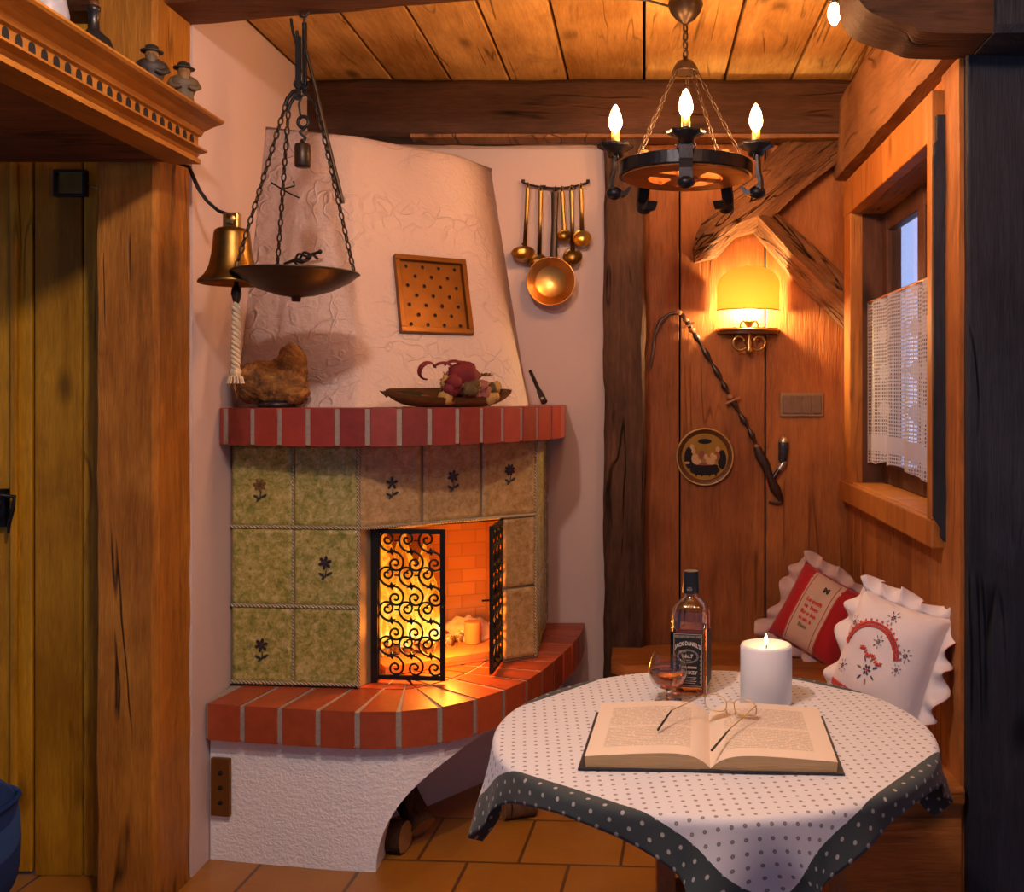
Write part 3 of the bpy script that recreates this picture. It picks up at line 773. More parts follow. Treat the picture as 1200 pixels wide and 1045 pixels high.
# solid backing behind the tiles, leaving the firebox open
FL, FR = V((-.865, 3.325, 0)), V((-.492, 3.565, 0))
BR, BL = V((-.615, 3.92, 0)), V((-1.09, 3.72, 0))
up_ = lambda poly, z0, z1, m: b.extrude([V((p[0], p[1], z0)) for p in poly], (0, 0, z1 - z0), m)
up_([(-1.325, 3.254), (-.907, 3.214), (-.868, 3.325), (-1.12, 3.70), (-1.325, 3.7)], TZ0 + .002, TZ1 - .002, 3)
up_([(-.492, 3.516), (-.388, 3.594), (-.404, 4.14), (-.60, 4.14), (-.605, 3.92), (-.489, 3.566)], TZ0 + .002, TZ1 - .002, 3)
up_([(-1.325, 3.7), (-1.10, 3.725), (-.6, 3.93), (-.6, 4.14), (-1.325, 4.14)], TZ0 + .002, TZ1 - .002, 3)
up_([(-.907, 3.214), (-.388, 3.594), (-.50, 3.95), (-1.12, 3.74), (-1.0, 3.3)], zt0 + .002, TZ1 - .003, 3)
b.build('tile_surround', [M['tile_g'], M['tile_o'], M['ropeglaze'], M['tilejoint'], M['motif'], M['motif2'], M['motif3']], fp)
# firebox lining
b = MB(); z0, z1 = .49, 1.0
def wallq(p, q_, za, zb):
    t = (q_ - p); n = V((t.y, -t.x, 0)).normalized() * -.02
    b.extrude([V((p.x, p.y, za)), V((q_.x, q_.y, za)), V((q_.x, q_.y, zb)), V((p.x, p.y, zb))], n)
wallq(V((-.868, 3.33, 0)), BL, z0, z1); wallq(BL, BR, z0, z1); wallq(BR, V((-.497, 3.57, 0)), z0, z1)
b.extrude([V((p.x, p.y, .49)) for p in (FL + V((.01, .02, 0)), FR + V((-.01, .01, 0)), BR, BL)], (0, 0, .03))
b.extrude([V((p.x, p.y, .98)) for p in (FL, FR, BR, BL)], (0, 0, .015))
b.build('firebox', M['firebrick'], fp)
# hood
HB = [V((-1.328, 3.30, MZ1)), V((-.93, 3.27, MZ1)), V((-.42, 3.66, MZ1)), V((-.475, 4.145, MZ1)), V((-1.328, 4.145, MZ1))]
HT = [V((-1.328, 3.555, 2.335)), V((-1.05, 3.64, 2.335)), V((-.675, 3.90, 2.32)), V((-.625, 4.145, 2.32)), V((-1.328, 4.145, 2.335))]
def hood_ring(f):
    pts = [a.lerp(c, f + (.05 * math.sin(PI * f) if i == 2 else 0)) for i, (a, c) in enumerate(zip(HB, HT))]
    out = [pts[0]]
    for i, R in ((1, .010), (2, .09)):
        p, a, c = pts[i], pts[i - 1], pts[i + 1]
        e0, e1 = p + (a - p).normalized() * R, p + (c - p).normalized() * R
        N = 6 if i == 2 else 4
        if i == 2:
            for k in range(1, 12): out.append(out[-1].lerp(e0, 0) if False else pts1e.lerp(e0, k / 12))
        for k in range(N + 1):
            t = k / N; out.append(e0 * (1 - t) ** 2 + p * 2 * t * (1 - t) + e1 * t * t)
        pts1e = e1
    out += [pts[3], pts[4]]
    return out
NR = 26; rings = [hood_ring(i / NR) for i in range(NR + 1)]
# soften the crown
cen = V((-1.0, 3.95, 0))
for k, (ins, dz) in enumerate(((.012, .012), (.03, .02), (.07, .024))):
    rg = []
    for p in rings[NR]:
        d = V((cen.x - p.x, cen.y - p.y, 0)); d = d.normalized() if d.length > 0 else d
        mv = ins if (p.y < 4.14 and p.x > -1.32) else 0
        rg.append(p + d * mv + V((0, 0, dz)))
    rings.append(rg)
b = MB(); n = len(rings[0]); vs = [p for r_ in rings for p in r_]; fs = []
for i in range(len(rings) - 1):
    for j in range(n):
        l = (j + 1) % n; fs.append((i * n + j, i * n + l, (i + 1) * n + l, (i + 1) * n + j))
b.add(vs, fs, 0, True); b.add(rings[-1], [tuple(range(n))], 0); b.add(rings[0], [tuple(range(n))[::-1]], 0)
b.build('hood', M['hood'], fp)
# perforated bronze grille on the hood
hn = (HB[2] - HB[1]).cross(HT[1] - HB[1]).normalized()
if hn.y > 0: hn = -hn
cr = [on_plane(x, y, HB[1], hn) for x, y in ((460, 300), (543, 307), (553, 394), (468, 391))]
def gp(u, v, d): return (cr[3] * (1 - u) + cr[2] * u) * (1 - v) + (cr[0] * (1 - u) + cr[1] * u) * v + hn * d
b = MB(); W = .065
def gbar(u0, u1, v0, v1, d0, d1, m=0):
    vs = [gp(u, v, d) for d in (d0, d1) for v in (v0, v1) for u in (u0, u1)]
    b.add(vs, [(0, 2, 3, 1), (4, 5, 7, 6), (0, 1, 5, 4), (2, 6, 7, 3), (0, 4, 6, 2), (1, 3, 7, 5)], m)
gbar(0, 1, 0, W, -.01, .022); gbar(0, 1, 1 - W, 1, -.01, .022); gbar(0, W, W, 1 - W, -.01, .022); gbar(1 - W, 1, W, 1 - W, -.01, .022)
gr = b.build('vent_grille', M['grille'], fp, .002)
b = MB(); gbar(W, 1 - W, W, 1 - W, -.01, .006, 1)
for r_ in range(7):
    cnt = 4 if r_ % 2 == 0 else 3
    for c_ in range(cnt):
        u = .16 + (c_ + (0 if cnt == 4 else .5)) * .227; v = .12 + (6 - r_) * .125
        vs = [gp(u, v, .0068)] + [gp(u + .024 * math.cos(a), v + .024 * math.sin(a), .0068) for a in [2 * PI * k / 12 for k in range(12)]]
        b.add(vs, [(0, 1 + k, 1 + (k + 1) % 12) for k in range(12)])
        b.tube([gp(u + .026 * math.cos(a), v + .026 * math.sin(a), .0065) for a in [2 * PI * k / 12 for k in range(12)]], .0012, 5, True, 1)
b.build('perforated_plate', [M['black'], M['grille']], gr)
# iron frame and the two lattice doors
b = MB()
def bar3(p, q_, w, m=0): b.tube([p, q_], w, 4, m=m)
def upright(x, y, z0, z1, w=.008, d=.012): b.box(x - w, x + w, y - d, y + d, z0, z1)
upright(-.872, 3.29, HZ1, .99, .011, .018); upright(-.492, 3.545, HZ1, .99, .008, .014)
bar3(V((-.865, 3.295, .985)), V((-.49, 3.55, .985)), .007)
b.build('iron_frame', M['iron'], fp, .002)
def lattice_door(h, e, z0, z1, flipn, part):
    t = V((e.x - h.x, e.y - h.y, 0)); W_ = t.length; t.normalize(); n = V((t.y, -t.x, 0)) * flipn; H = z1 - z0
    def pt(x, y, d=0): return V((h.x, h.y, z0)) + t * x + V((0, 0, y)) + n * d
    b = MB()
    def fb(x0, x1, y0, y1, dd=.006):
        vs = [pt(x, y, d) for d in (-dd, dd) for y in (y0, y1) for x in (x0, x1)]
        b.add(vs, [(0, 2, 3, 1), (4, 5, 7, 6), (0, 1, 5, 4), (2, 6, 7, 3), (0, 4, 6, 2), (1, 3, 7, 5)])
    f = .016
    fb(0, f * .7, 0, H); fb(W_ - f, W_, 0, H); fb(f * .7, W_ - f, 0, f); fb(f * .7, W_ - f, H - f, H)
    b.tube([pt(W_ - .006, H * .5, .0), pt(W_ - .002, H * .5, .02), pt(W_ + .006, H * .5, .03)], .004, 6)
    d = b.build('fire_door', M['iron'], fp, .0015)
    b = MB(); x0, x1 = f * .7, W_ - f; cp = (x1 - x0) / 3; rp = (H - 2 * f) / 4.15
    def clipadd(pts):
        run = []
        for x, y in pts + [(None, None)]:
            ok = x is not None and x0 - .003 < x < x1 + .003 and f - .003 < y < H - f + .003
            if ok: run.append(pt(x, y, 0))
            else:
                if len(run) > 2: b.tube(run, .0037, 6)
                run = []
    Wi = x1 - x0; rp = (H - 2 * f) / 4.07; top = H - f
    for j in range(4):
        for i in range(3):
            c1 = V((x0 + (.125 + .325 * i) * Wi, top - rp * (.16 + j))); c2 = c1 + V((.135 * Wi, -rp * .70))
            mdp = (c1 + c2) / 2; R = (mdp - c1).length; ang = math.atan2(mdp.y - c1.y, mdp.x - c1.x); ro_ = Wi * .125
            half = []
            for k in range(44):
                tt = k / 43; rr = .003 + (ro_ - .003) * min(1, tt / .8) if tt < .8 else ro_ + (R - ro_) * ((tt - .8) / .2) ** 1.6
                a = ang - (1 - tt) * 2 * PI * 1.7
                half.append((c1.x + rr * math.cos(a), c1.y + rr * math.sin(a)))
            other = [(2 * mdp.x - x, 2 * mdp.y - y) for x, y in half][::-1]
            clipadd(half + other)
            st_ = [(0, .014), (.004, .005), (.015, .007), (.007, -.001), (.003, -.013), (-.003, -.005), (-.015, -.005), (-.006, .002)]
            b.extrude([pt(mdp.x + a * 1.1, mdp.y + c, -.002) for a, c in st_], n * .004)
            if j < 3: b.tube([pt(c2.x - .012, c2.y - .018), pt(c2.x - .028, c2.y - .024)], .003, 5)
            if i < 2: b.tube([pt(c1.x + ro_ * .95, c1.y - .004), pt(c1.x + .325 * Wi - ro_ * 1.0, c1.y - .004)], .0028, 5)
    b.build('scroll_lattice', M['iron'], d)
    return d
lattice_door(V((-.868, 3.283, 0)), V((-.641, 3.262, 0)), .497, .985, 1, 'left')
lattice_door(V((-.494, 3.545, 0)), V((-.505, 3.335, 0)), .497, .985, 1, 'right')

# fire, embers and logs inside the firebox
fire = empty('log_fire', (-.80, 3.52, .52), 'bright yellow fire burning behind the scrolled left door', 'fire')
b = MB()
for (x, y, h, r_, sd) in ((-.90, 3.51, .40, .085, 1), (-.83, 3.51, .36, .075, 5), (-.95, 3.58, .40, .085, 8), (-.755, 3.54, .25, .055, 3), (-.86, 3.61, .40, .09, 11), (-.80, 3.64, .34, .07, 15)):
    prof = [(r_ * .35, 0), (r_ * .9, h * .12), (r_, h * .25), (r_ * .8, h * .45), (r_ * .5, h * .65), (r_ * .22, h * .85), (.001, h)]
    vs = []; n = 14
    for i, (rr, z) in enumerate(prof):
        for k in range(n):
            a = 2 * PI * k / n; g = noise.noise_vector(V((x * 9 + sd, z * 7, k * .0 + sd))) * .035 * (z / h)
            q_ = rr * (1 + .35 * noise.noise(V((math.cos(a) + sd, math.sin(a), z * 8))))
            vs.append(V((x + q_ * math.cos(a) + g.x, y + q_ * math.sin(a) + g.y * .5, .55 + z)))
    fs = [(i * n + k, i * n + (k + 1) % n, (i + 1) * n + (k + 1) % n, (i + 1) * n + k) for i in range(len(prof) - 1) for k in range(n)]
    b.add(vs, fs, 0, True)
b.build('flames', M['fire'], fire)
b = MB()
for i in range(46):
    x = random.uniform(-.98, -.66); y = 3.46 + random.random() * .25 + (x + .98) * .35
    b.sphere((x, y, .528 + random.random() * .02), (.02 + random.random() * .015,) * 3, 8, disp=lambda d: noise.noise(d * 2 + V((i, 0, 0))) * .4)
b.build('embers', M['ember'], fire)
ash = tag(MB().sphere((-.665, 3.74, .52), (.12, .06, .075), 24, disp=lambda d: noise.noise(d * 4) * .3 + noise.noise(d * 11) * .15).build('ash_pile', M['ash']), 'lumpy pale ash heap at the back right of the firebox', 'ash', kind='stuff')
def log(name, p, q_, r_, mats, label, cat='log', group=None):
    b = MB(); p, q_ = V(p), V(q_); t = (q_ - p).normalized(); u = t.orthogonal().normalized(); w = t.cross(u); n = 14; vs = []
    for i in range(9):
        c = p.lerp(q_, i / 8)
        for k in range(n):
            a = 2 * PI * k / n; d = u * math.cos(a) + w * math.sin(a)
            rr = r_ * (1 + .16 * noise.noise(c * 9 + d * 1.5)); vs.append(c + d * rr)
    fs = [(i * n + k, i * n + (k + 1) % n, (i + 1) * n + (k + 1) % n, (i + 1) * n + k) for i in range(8) for k in range(n)]
    b.add(vs, fs, 0, True)
    o = b.build(name, mats); 
    for vv, ff in ((vs[:n], tuple(range(n))[::-1]), (vs[-n:], tuple(range(n)))): MB().add(vv, [ff]).build('cut_end', M['cutwood'] if mats is not M['ember'] else M['ember'], o)
    return tag(o, label, cat, group)
log('log', (-.98, 3.62, .565), (-.74, 3.52, .56), .04, M['ember'], 'charred log lying across the burning fire', 'log', 'logs burning in the firebox')
log('log', (-.93, 3.46, .56), (-.80, 3.66, .59), .035, M['ember'], 'charred log resting crosswise at the heart of the fire', 'log', 'logs burning in the firebox')
log('log', (-.62, 3.66, .523), (-.62, 3.66, .60), .03, M['cutwood'], 'short upright chunk of wood beside the ash heap in the firebox', 'log', 'logs burning in the firebox')
log('log', (-.70, 3.21, .05), (-.84, 3.33, .20), .042, M['bark'], 'split log leaning with its pale cut end under the arch', 'log', 'logs stored under the hearth')
log('log', (-.74, 3.14, .05), (-.98, 3.19, .05), .048, M['bark'], 'dark log lying behind the white arch edge', 'log', 'logs stored under the hearth')
log('log', (-.47, 3.38, .035), (-.37, 3.42, .035), .034, M['bark'], 'dark short log on the floor behind the hanging left cloth corner', 'log', 'logs stored under the hearth')

# ------------------------------------------------------------------ things on the mantel
rk = empty('fossil_stone', (-1.175, 3.23, MZ1), 'rough amber brown stone shaped like a crouching animal on the mantel', 'stone')
b = MB(); dsp = lambda d: noise.noise(d * 2.3 + V((4, 1, 0))) * .22 + noise.noise(d * 6) * .12
dsp2 = lambda d: noise.noise(d * 2.7 + V((9, 0, 0))) * .2 + noise.noise(d * 7) * .1
b.sphere((-1.19, 3.23, MZ1 + .078), (.112, .062, .07), 40, disp=dsp); b.sphere((-1.125, 3.235, MZ1 + .13), (.046, .045, .072), 32, disp=dsp2); b.sphere((-1.12, 3.23, MZ1 + .06), (.05, .055, .055), 26, disp=dsp)
b.sphere((-1.25, 3.215, MZ1 + .10), (.05, .045, .04), 26, disp=dsp2)
b.build('stone_body', M['stone'], rk)
MB().lathe([(0, 0), (.055, 0), (.06, .012), (.05, .02), (0, .02)], (-1.17, 3.225, MZ1), 18).build('stand', M['blackpl'], rk)
# dried arrangement
dc = V((-.645, 3.345, MZ1)); da = math.radians(36)
dish = empty('wooden_boat_dish', dc, 'long pointed dark wooden dish on the mantel under the grille', 'dish', rotz=da)
b = MB(); L_, W_, H_ = .225, .052, .055
def boat(u, v, ins=0):
    x = (u * 2 - 1); w = max(0, 1 - abs(x) ** 2.2) ** .8; a = (v * 2 - 1) * PI / 2
    h = .046 + .012 * abs(x) ** 3; z0 = .0 + .046 * abs(x) ** 5
    return (x * (L_ - ins), math.sin(a) * W_ * w * (1 - ins * 6), h - (h - z0 - ins) * math.cos(a) ** .7 if abs(math.cos(a)) > 1e-6 else h)
def boat_n(u, v):
    p = boat(u, v); return (p[0], p[1] * .94 - p[2] * .3, max(0.0, p[2] * .94 + p[1] * .33 + .003))
def boat_i(u, v):
    p = boat(u, v, .008); return (p[0], p[1] * .94 - p[2] * .3, max(.006, p[2] * .94 + p[1] * .33 + .005))
b.grid(boat_n, 40, 14); b.grid(boat_i, 40, 14, flip=True); b.build('boat', M['bowlwood'], dish, local=True)
bq = empty('dried_flowers', dc + V((0, 0, .026)), 'dried red and straw coloured flower arrangement lying in the boat dish', 'dried flowers', rotz=da)
b = MB()
for i in range(16):
    c = V((random.uniform(-.03, .09), random.uniform(-.05, .02), random.uniform(.0, .055))); b.sphere(c, .021, 10, (2, 3, 0, 1)[i % 4], disp=lambda d: noise.noise(d * 5 + c * 50) * .5)
def petal_flower(c, r_, m, n=9, lay=3, up=.6):
    for l in range(lay):
        for k in range(n):
            a = 2 * PI * k / n + l * .4; el = up * l / lay
            d = V((math.cos(a) * math.cos(el), math.sin(a) * math.cos(el), math.sin(el)))
            s_ = V((-math.sin(a), math.cos(a), 0)); R = r_ * (1 - .25 * l)
            b.add([c, c + d * R * .6 + s_ * R * .22, c + d * R + V((0, 0, R * .25)), c + d * R * .6 - s_ * R * .22], [(0, 1, 2, 3)], m)
for i in range(9): 
    c = V((random.uniform(-.005, .075), random.uniform(-.04, .01), random.uniform(.015, .055))); b.sphere(c, .017, 10, (2, 3)[i % 2], disp=lambda d: noise.noise(d * 5 + c * 50) * .4)
for i in range(5): petal_flower(V((random.uniform(.0, .1), random.uniform(-.045, .0), random.uniform(.02, .06))), .03, (2, 1, 3, 1, 2)[i])
b.sphere((.035, -.02, .06), (.045, .036, .036), 16, 0, disp=lambda d: noise.noise(d * 5) * .35)
# curled ribbon of red petals
for (x, z0_, sg) in ((-.03, .05, 1), (-.055, .05, -1), (-.0, .055, 1)):
    rib = []
    for k in range(15):
        a = k / 14 * 4.2; rib.append(V((x + sg * (.008 + .026 * math.sin(a)), -.01 + .01 * math.cos(a * 1.3), z0_ + .022 * (1 - math.cos(a)) * .95)))
    MB().tube(rib, .007, 6, m=0, flat=.35).build('curled_petal', M['dry_red'], bq, local=True)
for i in range(14):
    c = V((random.uniform(.05, .125), random.uniform(-.04, .015), random.uniform(.0, .035))); b.sphere(c, random.uniform(.012, .02), 9, (1, 1, 2, 3)[i % 4], disp=lambda d: noise.noise(d * 6 + c * 60) * .5)
for i in range(26):
    c = V((random.uniform(-.03, .08), random.uniform(-.03, .02), .02)); e = c + V((random.uniform(-.03, .09), random.uniform(-.03, .03), random.uniform(.02, .05)))
    b.tube([c, (c + e) / 2 + V((0, 0, .01)), e], .0013, 4, m=(3, 1)[i % 2])
for i in range(14):
    a = i / 14 * 2 * PI; b.add([V((.05, -.01, .05)), V((.05 + .02 * math.cos(a), -.01 + .01 * math.sin(a), .085)), V((.054 + .022 * math.cos(a + .15), -.01 + .01 * math.sin(a + .15), .083))], [(0, 1, 2)], 1)
for i in range(8):
    x = -.09 - .012 * i; c = V((x, -.004, .004)); b.add([c, c + V((.012, .018, .012)), c + V((-.02, .0, .018)), c + V((.01, -.02, .012))], [(0, 1, 2, 3)], 3)
bq.scale = (1.25, 1.2, 1.3)
b.build('flower_heads', [M['dry_red'], M['dry_straw'], M['dry_rose'], M['dry_green']], bq, local=True)
# small black lighter leaning at the right end of the mantel
lt = empty('fire_lighter', (-.375, 3.77, MZ1), 'slim black fire lighter leaning at the right end of the mantel', 'lighter')
b = MB(); p0 = P(638, 474, 3.77); p1 = P(621, 434, 3.84)
p0.z = MZ1 + .012
b.tube([p0, p0.lerp(p1, .35)], [.013, .011], 10); b.build('handle', M['blackpl'], lt)
MB().tube([p0.lerp(p1, .33), p0.lerp(p1, .98), p1], [.008, .007, .005], 8).build('barrel', M['iron'], lt)
MB().lathe([(0, -.004), (.006, -.004), (.006, .004), (0, .004)], p0.lerp(p1, .12) + V((0, -.012, 0)), 10, M=Matrix.Rotation(PI / 2, 3, 'X')).build('button', M['sliver'], lt)
# damper handle on the left face of the hood
hn2 = (HB[1] - HB[0]).cross(HT[0] - HB[0]).normalized()
if hn2.y > 0: hn2 = -hn2
dh = empty('damper_handle', on_plane(360, 305, HB[0], hn2), 'small black twisted iron handle on the plaster hood above the scale pan', 'handle')
b = MB(); o_ = hn2 * .03; a_, e_ = on_plane(337, 313, HB[0], hn2) + o_, on_plane(379, 299, HB[0], hn2) + o_
for k in range(4):
    pts = []
    for i in range(17):
        t = i / 16; c = a_.lerp(e_, .28 + .5 * t); R = .017 * math.sin(PI * t); an = k * PI / 2 + t * 3.5
        ax = (e_ - a_).normalized(); u = ax.orthogonal().normalized(); w = ax.cross(u); pts.append(c + u * R * math.cos(an) + w * R * math.sin(an))
    b.tube(pts, .0042, 6)
b.tube([a_, a_.lerp(e_, .28)], [.004, .006], 8); b.tube([a_.lerp(e_, .78), e_], .0055, 8); b.sphere(e_, .008, 8)
b.tube([a_.lerp(e_, .8), a_.lerp(e_, .8) - o_ * 1.3], .005, 6); b.tube([a_.lerp(e_, .25), a_.lerp(e_, .25) - o_ * 1.3], .004, 6)
b.build('twisted_grip', M['iron'], dh)

# ------------------------------------------------------------------ hanging scale
Ds = 2.87
sc = empty('hanging_scale', P(357, 20, Ds), 'old iron balance scale hanging from the beam on chains, with round pan', 'scale')
pc = P(347, 321, Ds)
MB().lathe([(0, -.078), (.012, -.078), (.014, -.066), (.05, -.060), (.10, -.045), (.145, -.022), (.172, 0), (.176, .002), (.172, .006), (.142, -.016), (.10, -.038), (.05, -.053), (0, -.057)], pc, 48).build('pan', M['bronze'], sc)
rg = P(353, 107, Ds)
b = MB(); hk = P(357, 14, Ds)
b.tube([hk + V((0, 0, .02)), hk + V((.008, 0, .012)), hk + V((.012, 0, 0)), hk + V((0, 0, -.016)), hk + V((-.012, 0, -.012)), hk + V((-.014, 0, 0))], .004, 6)
b.tube([hk + V((0, 0, -.012)), P(356, 36, Ds)], .0035, 6)
b.build('top_hook', M['iron'], sc)
b = MB()
b.box(-.007, .007, -.004, .004, -.09, .09, 0, Matrix.Translation(P(349.5, 80, Ds))); b.box(-.006, .006, -.004, .004, -.10, .10, 0, Matrix.Translation(P(357, 68, Ds + .01)))
b.tube([P(341, 22, Ds), P(343, 36, Ds), P(348, 54, Ds)], .004, 6)
b.tube([P(348, 36, Ds), P(349, 52, Ds)], .004, 6); b.tube([P(357, 34, Ds), P(358, 100, Ds)], .004, 6)
b.build('suspension_bar', M['iron'], sc)
b = MB(); b.tube([P(359, 60, Ds), P(372, 112, Ds), P(378, 140, Ds), P(402, 238, Ds)], [.0045, .005, .006, .0055], 8); b.build('beam_rod', M['chainm'], sc)
b = MB()
for x, y in ((349, 98), (354, 108), (357, 100)):
    c = P(x, y, Ds); b.tube([c + V((math.cos(a) * .010, .004 * math.sin(a), math.sin(a) * .012)) for a in [2 * PI * k / 12 for k in range(12)]], .0032, 6, True)
b.tube([P(352, 107, Ds), P(344, 107, Ds), P(337, 115, Ds), P(334, 124, Ds)], .006, 8); b.tube([P(352, 107, Ds), P(346, 112, Ds), P(340, 122, Ds), P(337, 132, Ds)], .005, 8)
b.tube([P(356, 107, Ds), P(366, 118, Ds), P(373, 128, Ds)], .004, 8)
b.build('ring_and_arms', M['iron'], sc)
ra = lambda a: pc + V((math.cos(a) * .168, math.sin(a) * .168, .004))
for top, a in ((P(335, 122, Ds), math.radians(222)), (P(338, 130, Ds), math.radians(128)), (P(372, 126, Ds), math.radians(-4))):
    MB().chain([top, ra(a)], .030, .017, .0027).build('chain', M['chainm'], sc)
b = MB(); b.tube([P(351, 232, Ds), P(338, 226, Ds), P(318, 214, Ds - .06), P(330, 222, Ds - .03), P(345, 218, Ds), P(344, 212, Ds)], .0025, 6); b.build('wire_hook', M['iron'], sc)
b = MB(); c = P(354.5, 182, Ds)
b.tube([P(354, 112, Ds), P(350, 122, Ds), P(352, 134, Ds), P(356, 138, Ds)], .003, 6)
c2 = P(355.5, 143, Ds); b.tube([c2 + V((.015 * math.cos(a), 0, .016 * math.sin(a))) for a in [2 * PI * k / 14 for k in range(14)]], .0055, 8, True)
b.tube([c2 + V((.008, 0, -.013)), c2 + V((-.009, 0, -.03)), c2 + V((.006, 0, -.045)), c2 + V((-.002, 0, -.06))], .005, 8)
b.build('weight_hook', M['iron'], sc)
MB().lathe([(0, -.034), (.019, -.034), (.022, -.030), (.022, .028), (.019, .032), (.007, .033), (.006, .045), (0, .047)], c, 20).build('counterweight', M['bronze'], sc)

# bell on its bracket
Db = 2.87
bl = empty('brass_bell', P(272, 330, Db), 'brass ship bell on an iron strap fixed to the left post', 'bell')
c = P(272, 333, Db); c.z = P(0, 333, Db).z
prof = [(.087, 0), (.092, .003), (.090, .010), (.074, .026), (.062, .05), (.055, .085), (.051, .12), (.049, .142), (.046, .152), (.036, .158), (.018, .161), (0, .161)]
inn = [(.087, 0), (.080, .006), (.066, .028), (.055, .055), (.048, .10), (.043, .14), (0, .15)]
MB().lathe(prof, c, 44).lathe(inn[::-1], c, 44).build('bell_body', M['oldbrass'], bl)
b = MB(); b.box(-.022, .022, -.014, .014, .158, .202, 0, Matrix.Translation(c)); b.lathe([(0, 0), (.016, 0), (.016, .01), (0, .012)], c + V((.004, -.014, .182)), 14, M=Matrix.Rotation(PI / 2, 3, 'X')); b.build('crown', M['brass'], bl, .004)
st_ = [V((-1.36, Db, 2.09)), P(222, 196, Db), P(226, 206, Db), P(233, 222, Db), P(243, 236, Db), P(256, 247, Db), P(270, 252, Db), P(277, 252, Db)]
b = MB(); b.tube(st_, .011, 8, flat=.45); b.build('strap', M['iron'], bl)
b = MB(); k0 = P(277, 334, Db); b.tube([k0 + V((0, 0, .04)), k0 + V((0, 0, 0)), k0 + V((0, 0, -.008)), k0 + V((0, 0, -.025)), k0 + V((0, 0, -.05)), k0 + V((0, 0, -.056))], [.004, .006, .012, .015, .008, .004], 12); b.build('clapper', M['bronze'], bl)
b = MB(); t0, t1 = k0 + V((0, 0, -.052)), P(276, 437, Db)
for s_ in range(3):
    pts = []
    for i in range(70):
        t = i / 69; a = t * 30 + s_ * 2 * PI / 3; w = .008 * (.75 + .35 * abs(math.sin(t * 24)))
        pts.append(t0.lerp(t1, t) + V((math.cos(a) * w, math.sin(a) * w, 0)))
    b.tube(pts, .0062, 6)
b.sphere(t1 + V((0, 0, .0)), (.017, .017, .014), 12, disp=lambda d: noise.noise(d * 6) * .3)
for k in range(14):
    a = 2 * PI * k / 14; b.tube([t1, t1 + V((.018 * math.cos(a), .018 * math.sin(a), -.012)), t1 + V((.022 * math.cos(a), .022 * math.sin(a), -.03))], .003, 5)
b.build('bell_rope', M['rope'], bl)

# ------------------------------------------------------------------ carved shelf canopy with its ornaments
cs = empty('carved_shelf', (-1.4, 2.1, 2.05), 'honey pine shelf with moulded cornice and row of arched cut-outs, upper left', 'shelf')
prof = [(-1.215, 2.05), (-1.215, 2.062), (-1.225, 2.068), (-1.218, 2.076), (-1.196, 2.082), (-1.196, 2.087), (-1.222, 2.092), (-1.222, 2.124), (-1.212, 2.127), (-1.206, 2.138), (-1.182, 2.150), (-1.156, 2.158), (-1.150, 2.163), (-1.150, 2.168), (-1.30, 2.168), (-1.30, 2.05)]
# scale the profile to the measured height of 2.045 .. 2.165
corn = MB().extrude([V((x, 1.0, z)) for x, z in prof], (0, 1.775, 0))
b = MB(); b.box(-2.2, -1.295, 1.0, 2.76, 2.145, 2.168); b.box(-2.2, -1.295, 1.0, 2.76, 2.052, 2.07); b.build('shelf_boards', M['beamfront'], cs, .002)  # wood darker than the cornice, so the shade underneath is in the colour
b = MB()
for i in range(42):
    y = 2.735 - i * .042
    if y < 1.05: break
    o = [(y - .011, 2.0945), (y + .011, 2.0945), (y + .011, 2.112)] + [(y + .011 * math.cos(a), 2.112 + .011 * math.sin(a)) for a in (.6, 1.1, PI / 2, 2.05, 2.55)] + [(y - .011, 2.112)]
    corn.extrude([V((-1.2210, yy, zz)) for yy, zz in o], (-.02, 0, 0), 1)
corn.build('cornice', [M['cornice'], M['black']], cs)
tag(MB().box(-2.5, -1.5, 2.965, 2.985, 2.17, CEIL - .0).build('trim_2', M['board']), 'plank back above the carved shelf at the upper left', 'panel', kind='structure')
def figurine(x, y, s, label, facing, mats):
    r_ = empty('bearded_figurine', (x, y, 2.168), label, 'figurine', 'clay figurines on the carved shelf', rotz=facing)
    f = [(.026, 0), (.030, .004), (.024, .012), (.022, .03), (.029, .05), (.033, .062), (.028, .078), (.014, .086), (.012, .088)]
    MB().lathe([(a * s, z * s) for a, z in f], n=22, wob=lambda a, z: 1 + .12 * math.cos(2 * a)).build('body', mats[0], r_, local=True)
    b = MB().sphere((0, -.004 * s, .094 * s), (.017 * s, .016 * s, .017 * s), 14); b.sphere((0, -.019 * s, .093 * s), .0045 * s, 8)
    b.build('head', M['clay3'], r_, local=True)
    MB().sphere((0, -.016 * s, .078 * s), (.015 * s, .012 * s, .020 * s), 12, disp=lambda d: noise.noise(d * 6) * .25).build('beard', mats[1], r_, local=True)
    MB().lathe([(0, 0), (.028 * s, 0), (.029 * s, .003 * s), (.018 * s, .005 * s), (.016 * s, .016 * s), (.008 * s, .020 * s), (0, .020 * s)], (0, 0, .103 * s), 20).build('hat', M['clay2'], r_, local=True)
    for sg in (-1, 1): MB().tube([(sg * .028 * s, 0, .072 * s), (sg * .036 * s, -.008 * s, .055 * s), (sg * .024 * s, -.024 * s, .045 * s), (sg * .010 * s, -.028 * s, .05 * s)], [.009 * s, .009 * s, .008 * s, .006 * s], 8).build('arm', mats[0], r_, local=True)
    return r_
figurine(-1.195, 2.63, .93, 'small hatted clay figurine at the far end of the carved shelf', .5, (M['clay1'], M['clay3']))
figurine(-1.215, 2.50, .93, 'small hatted clay figurine second from the far end of the carved shelf', .4, (M['clay2'], M['clay1']))
bt = empty('dark_bottle', (-1.25, 2.30, 2.168), 'black long-necked bottle on the carved shelf', 'bottle')
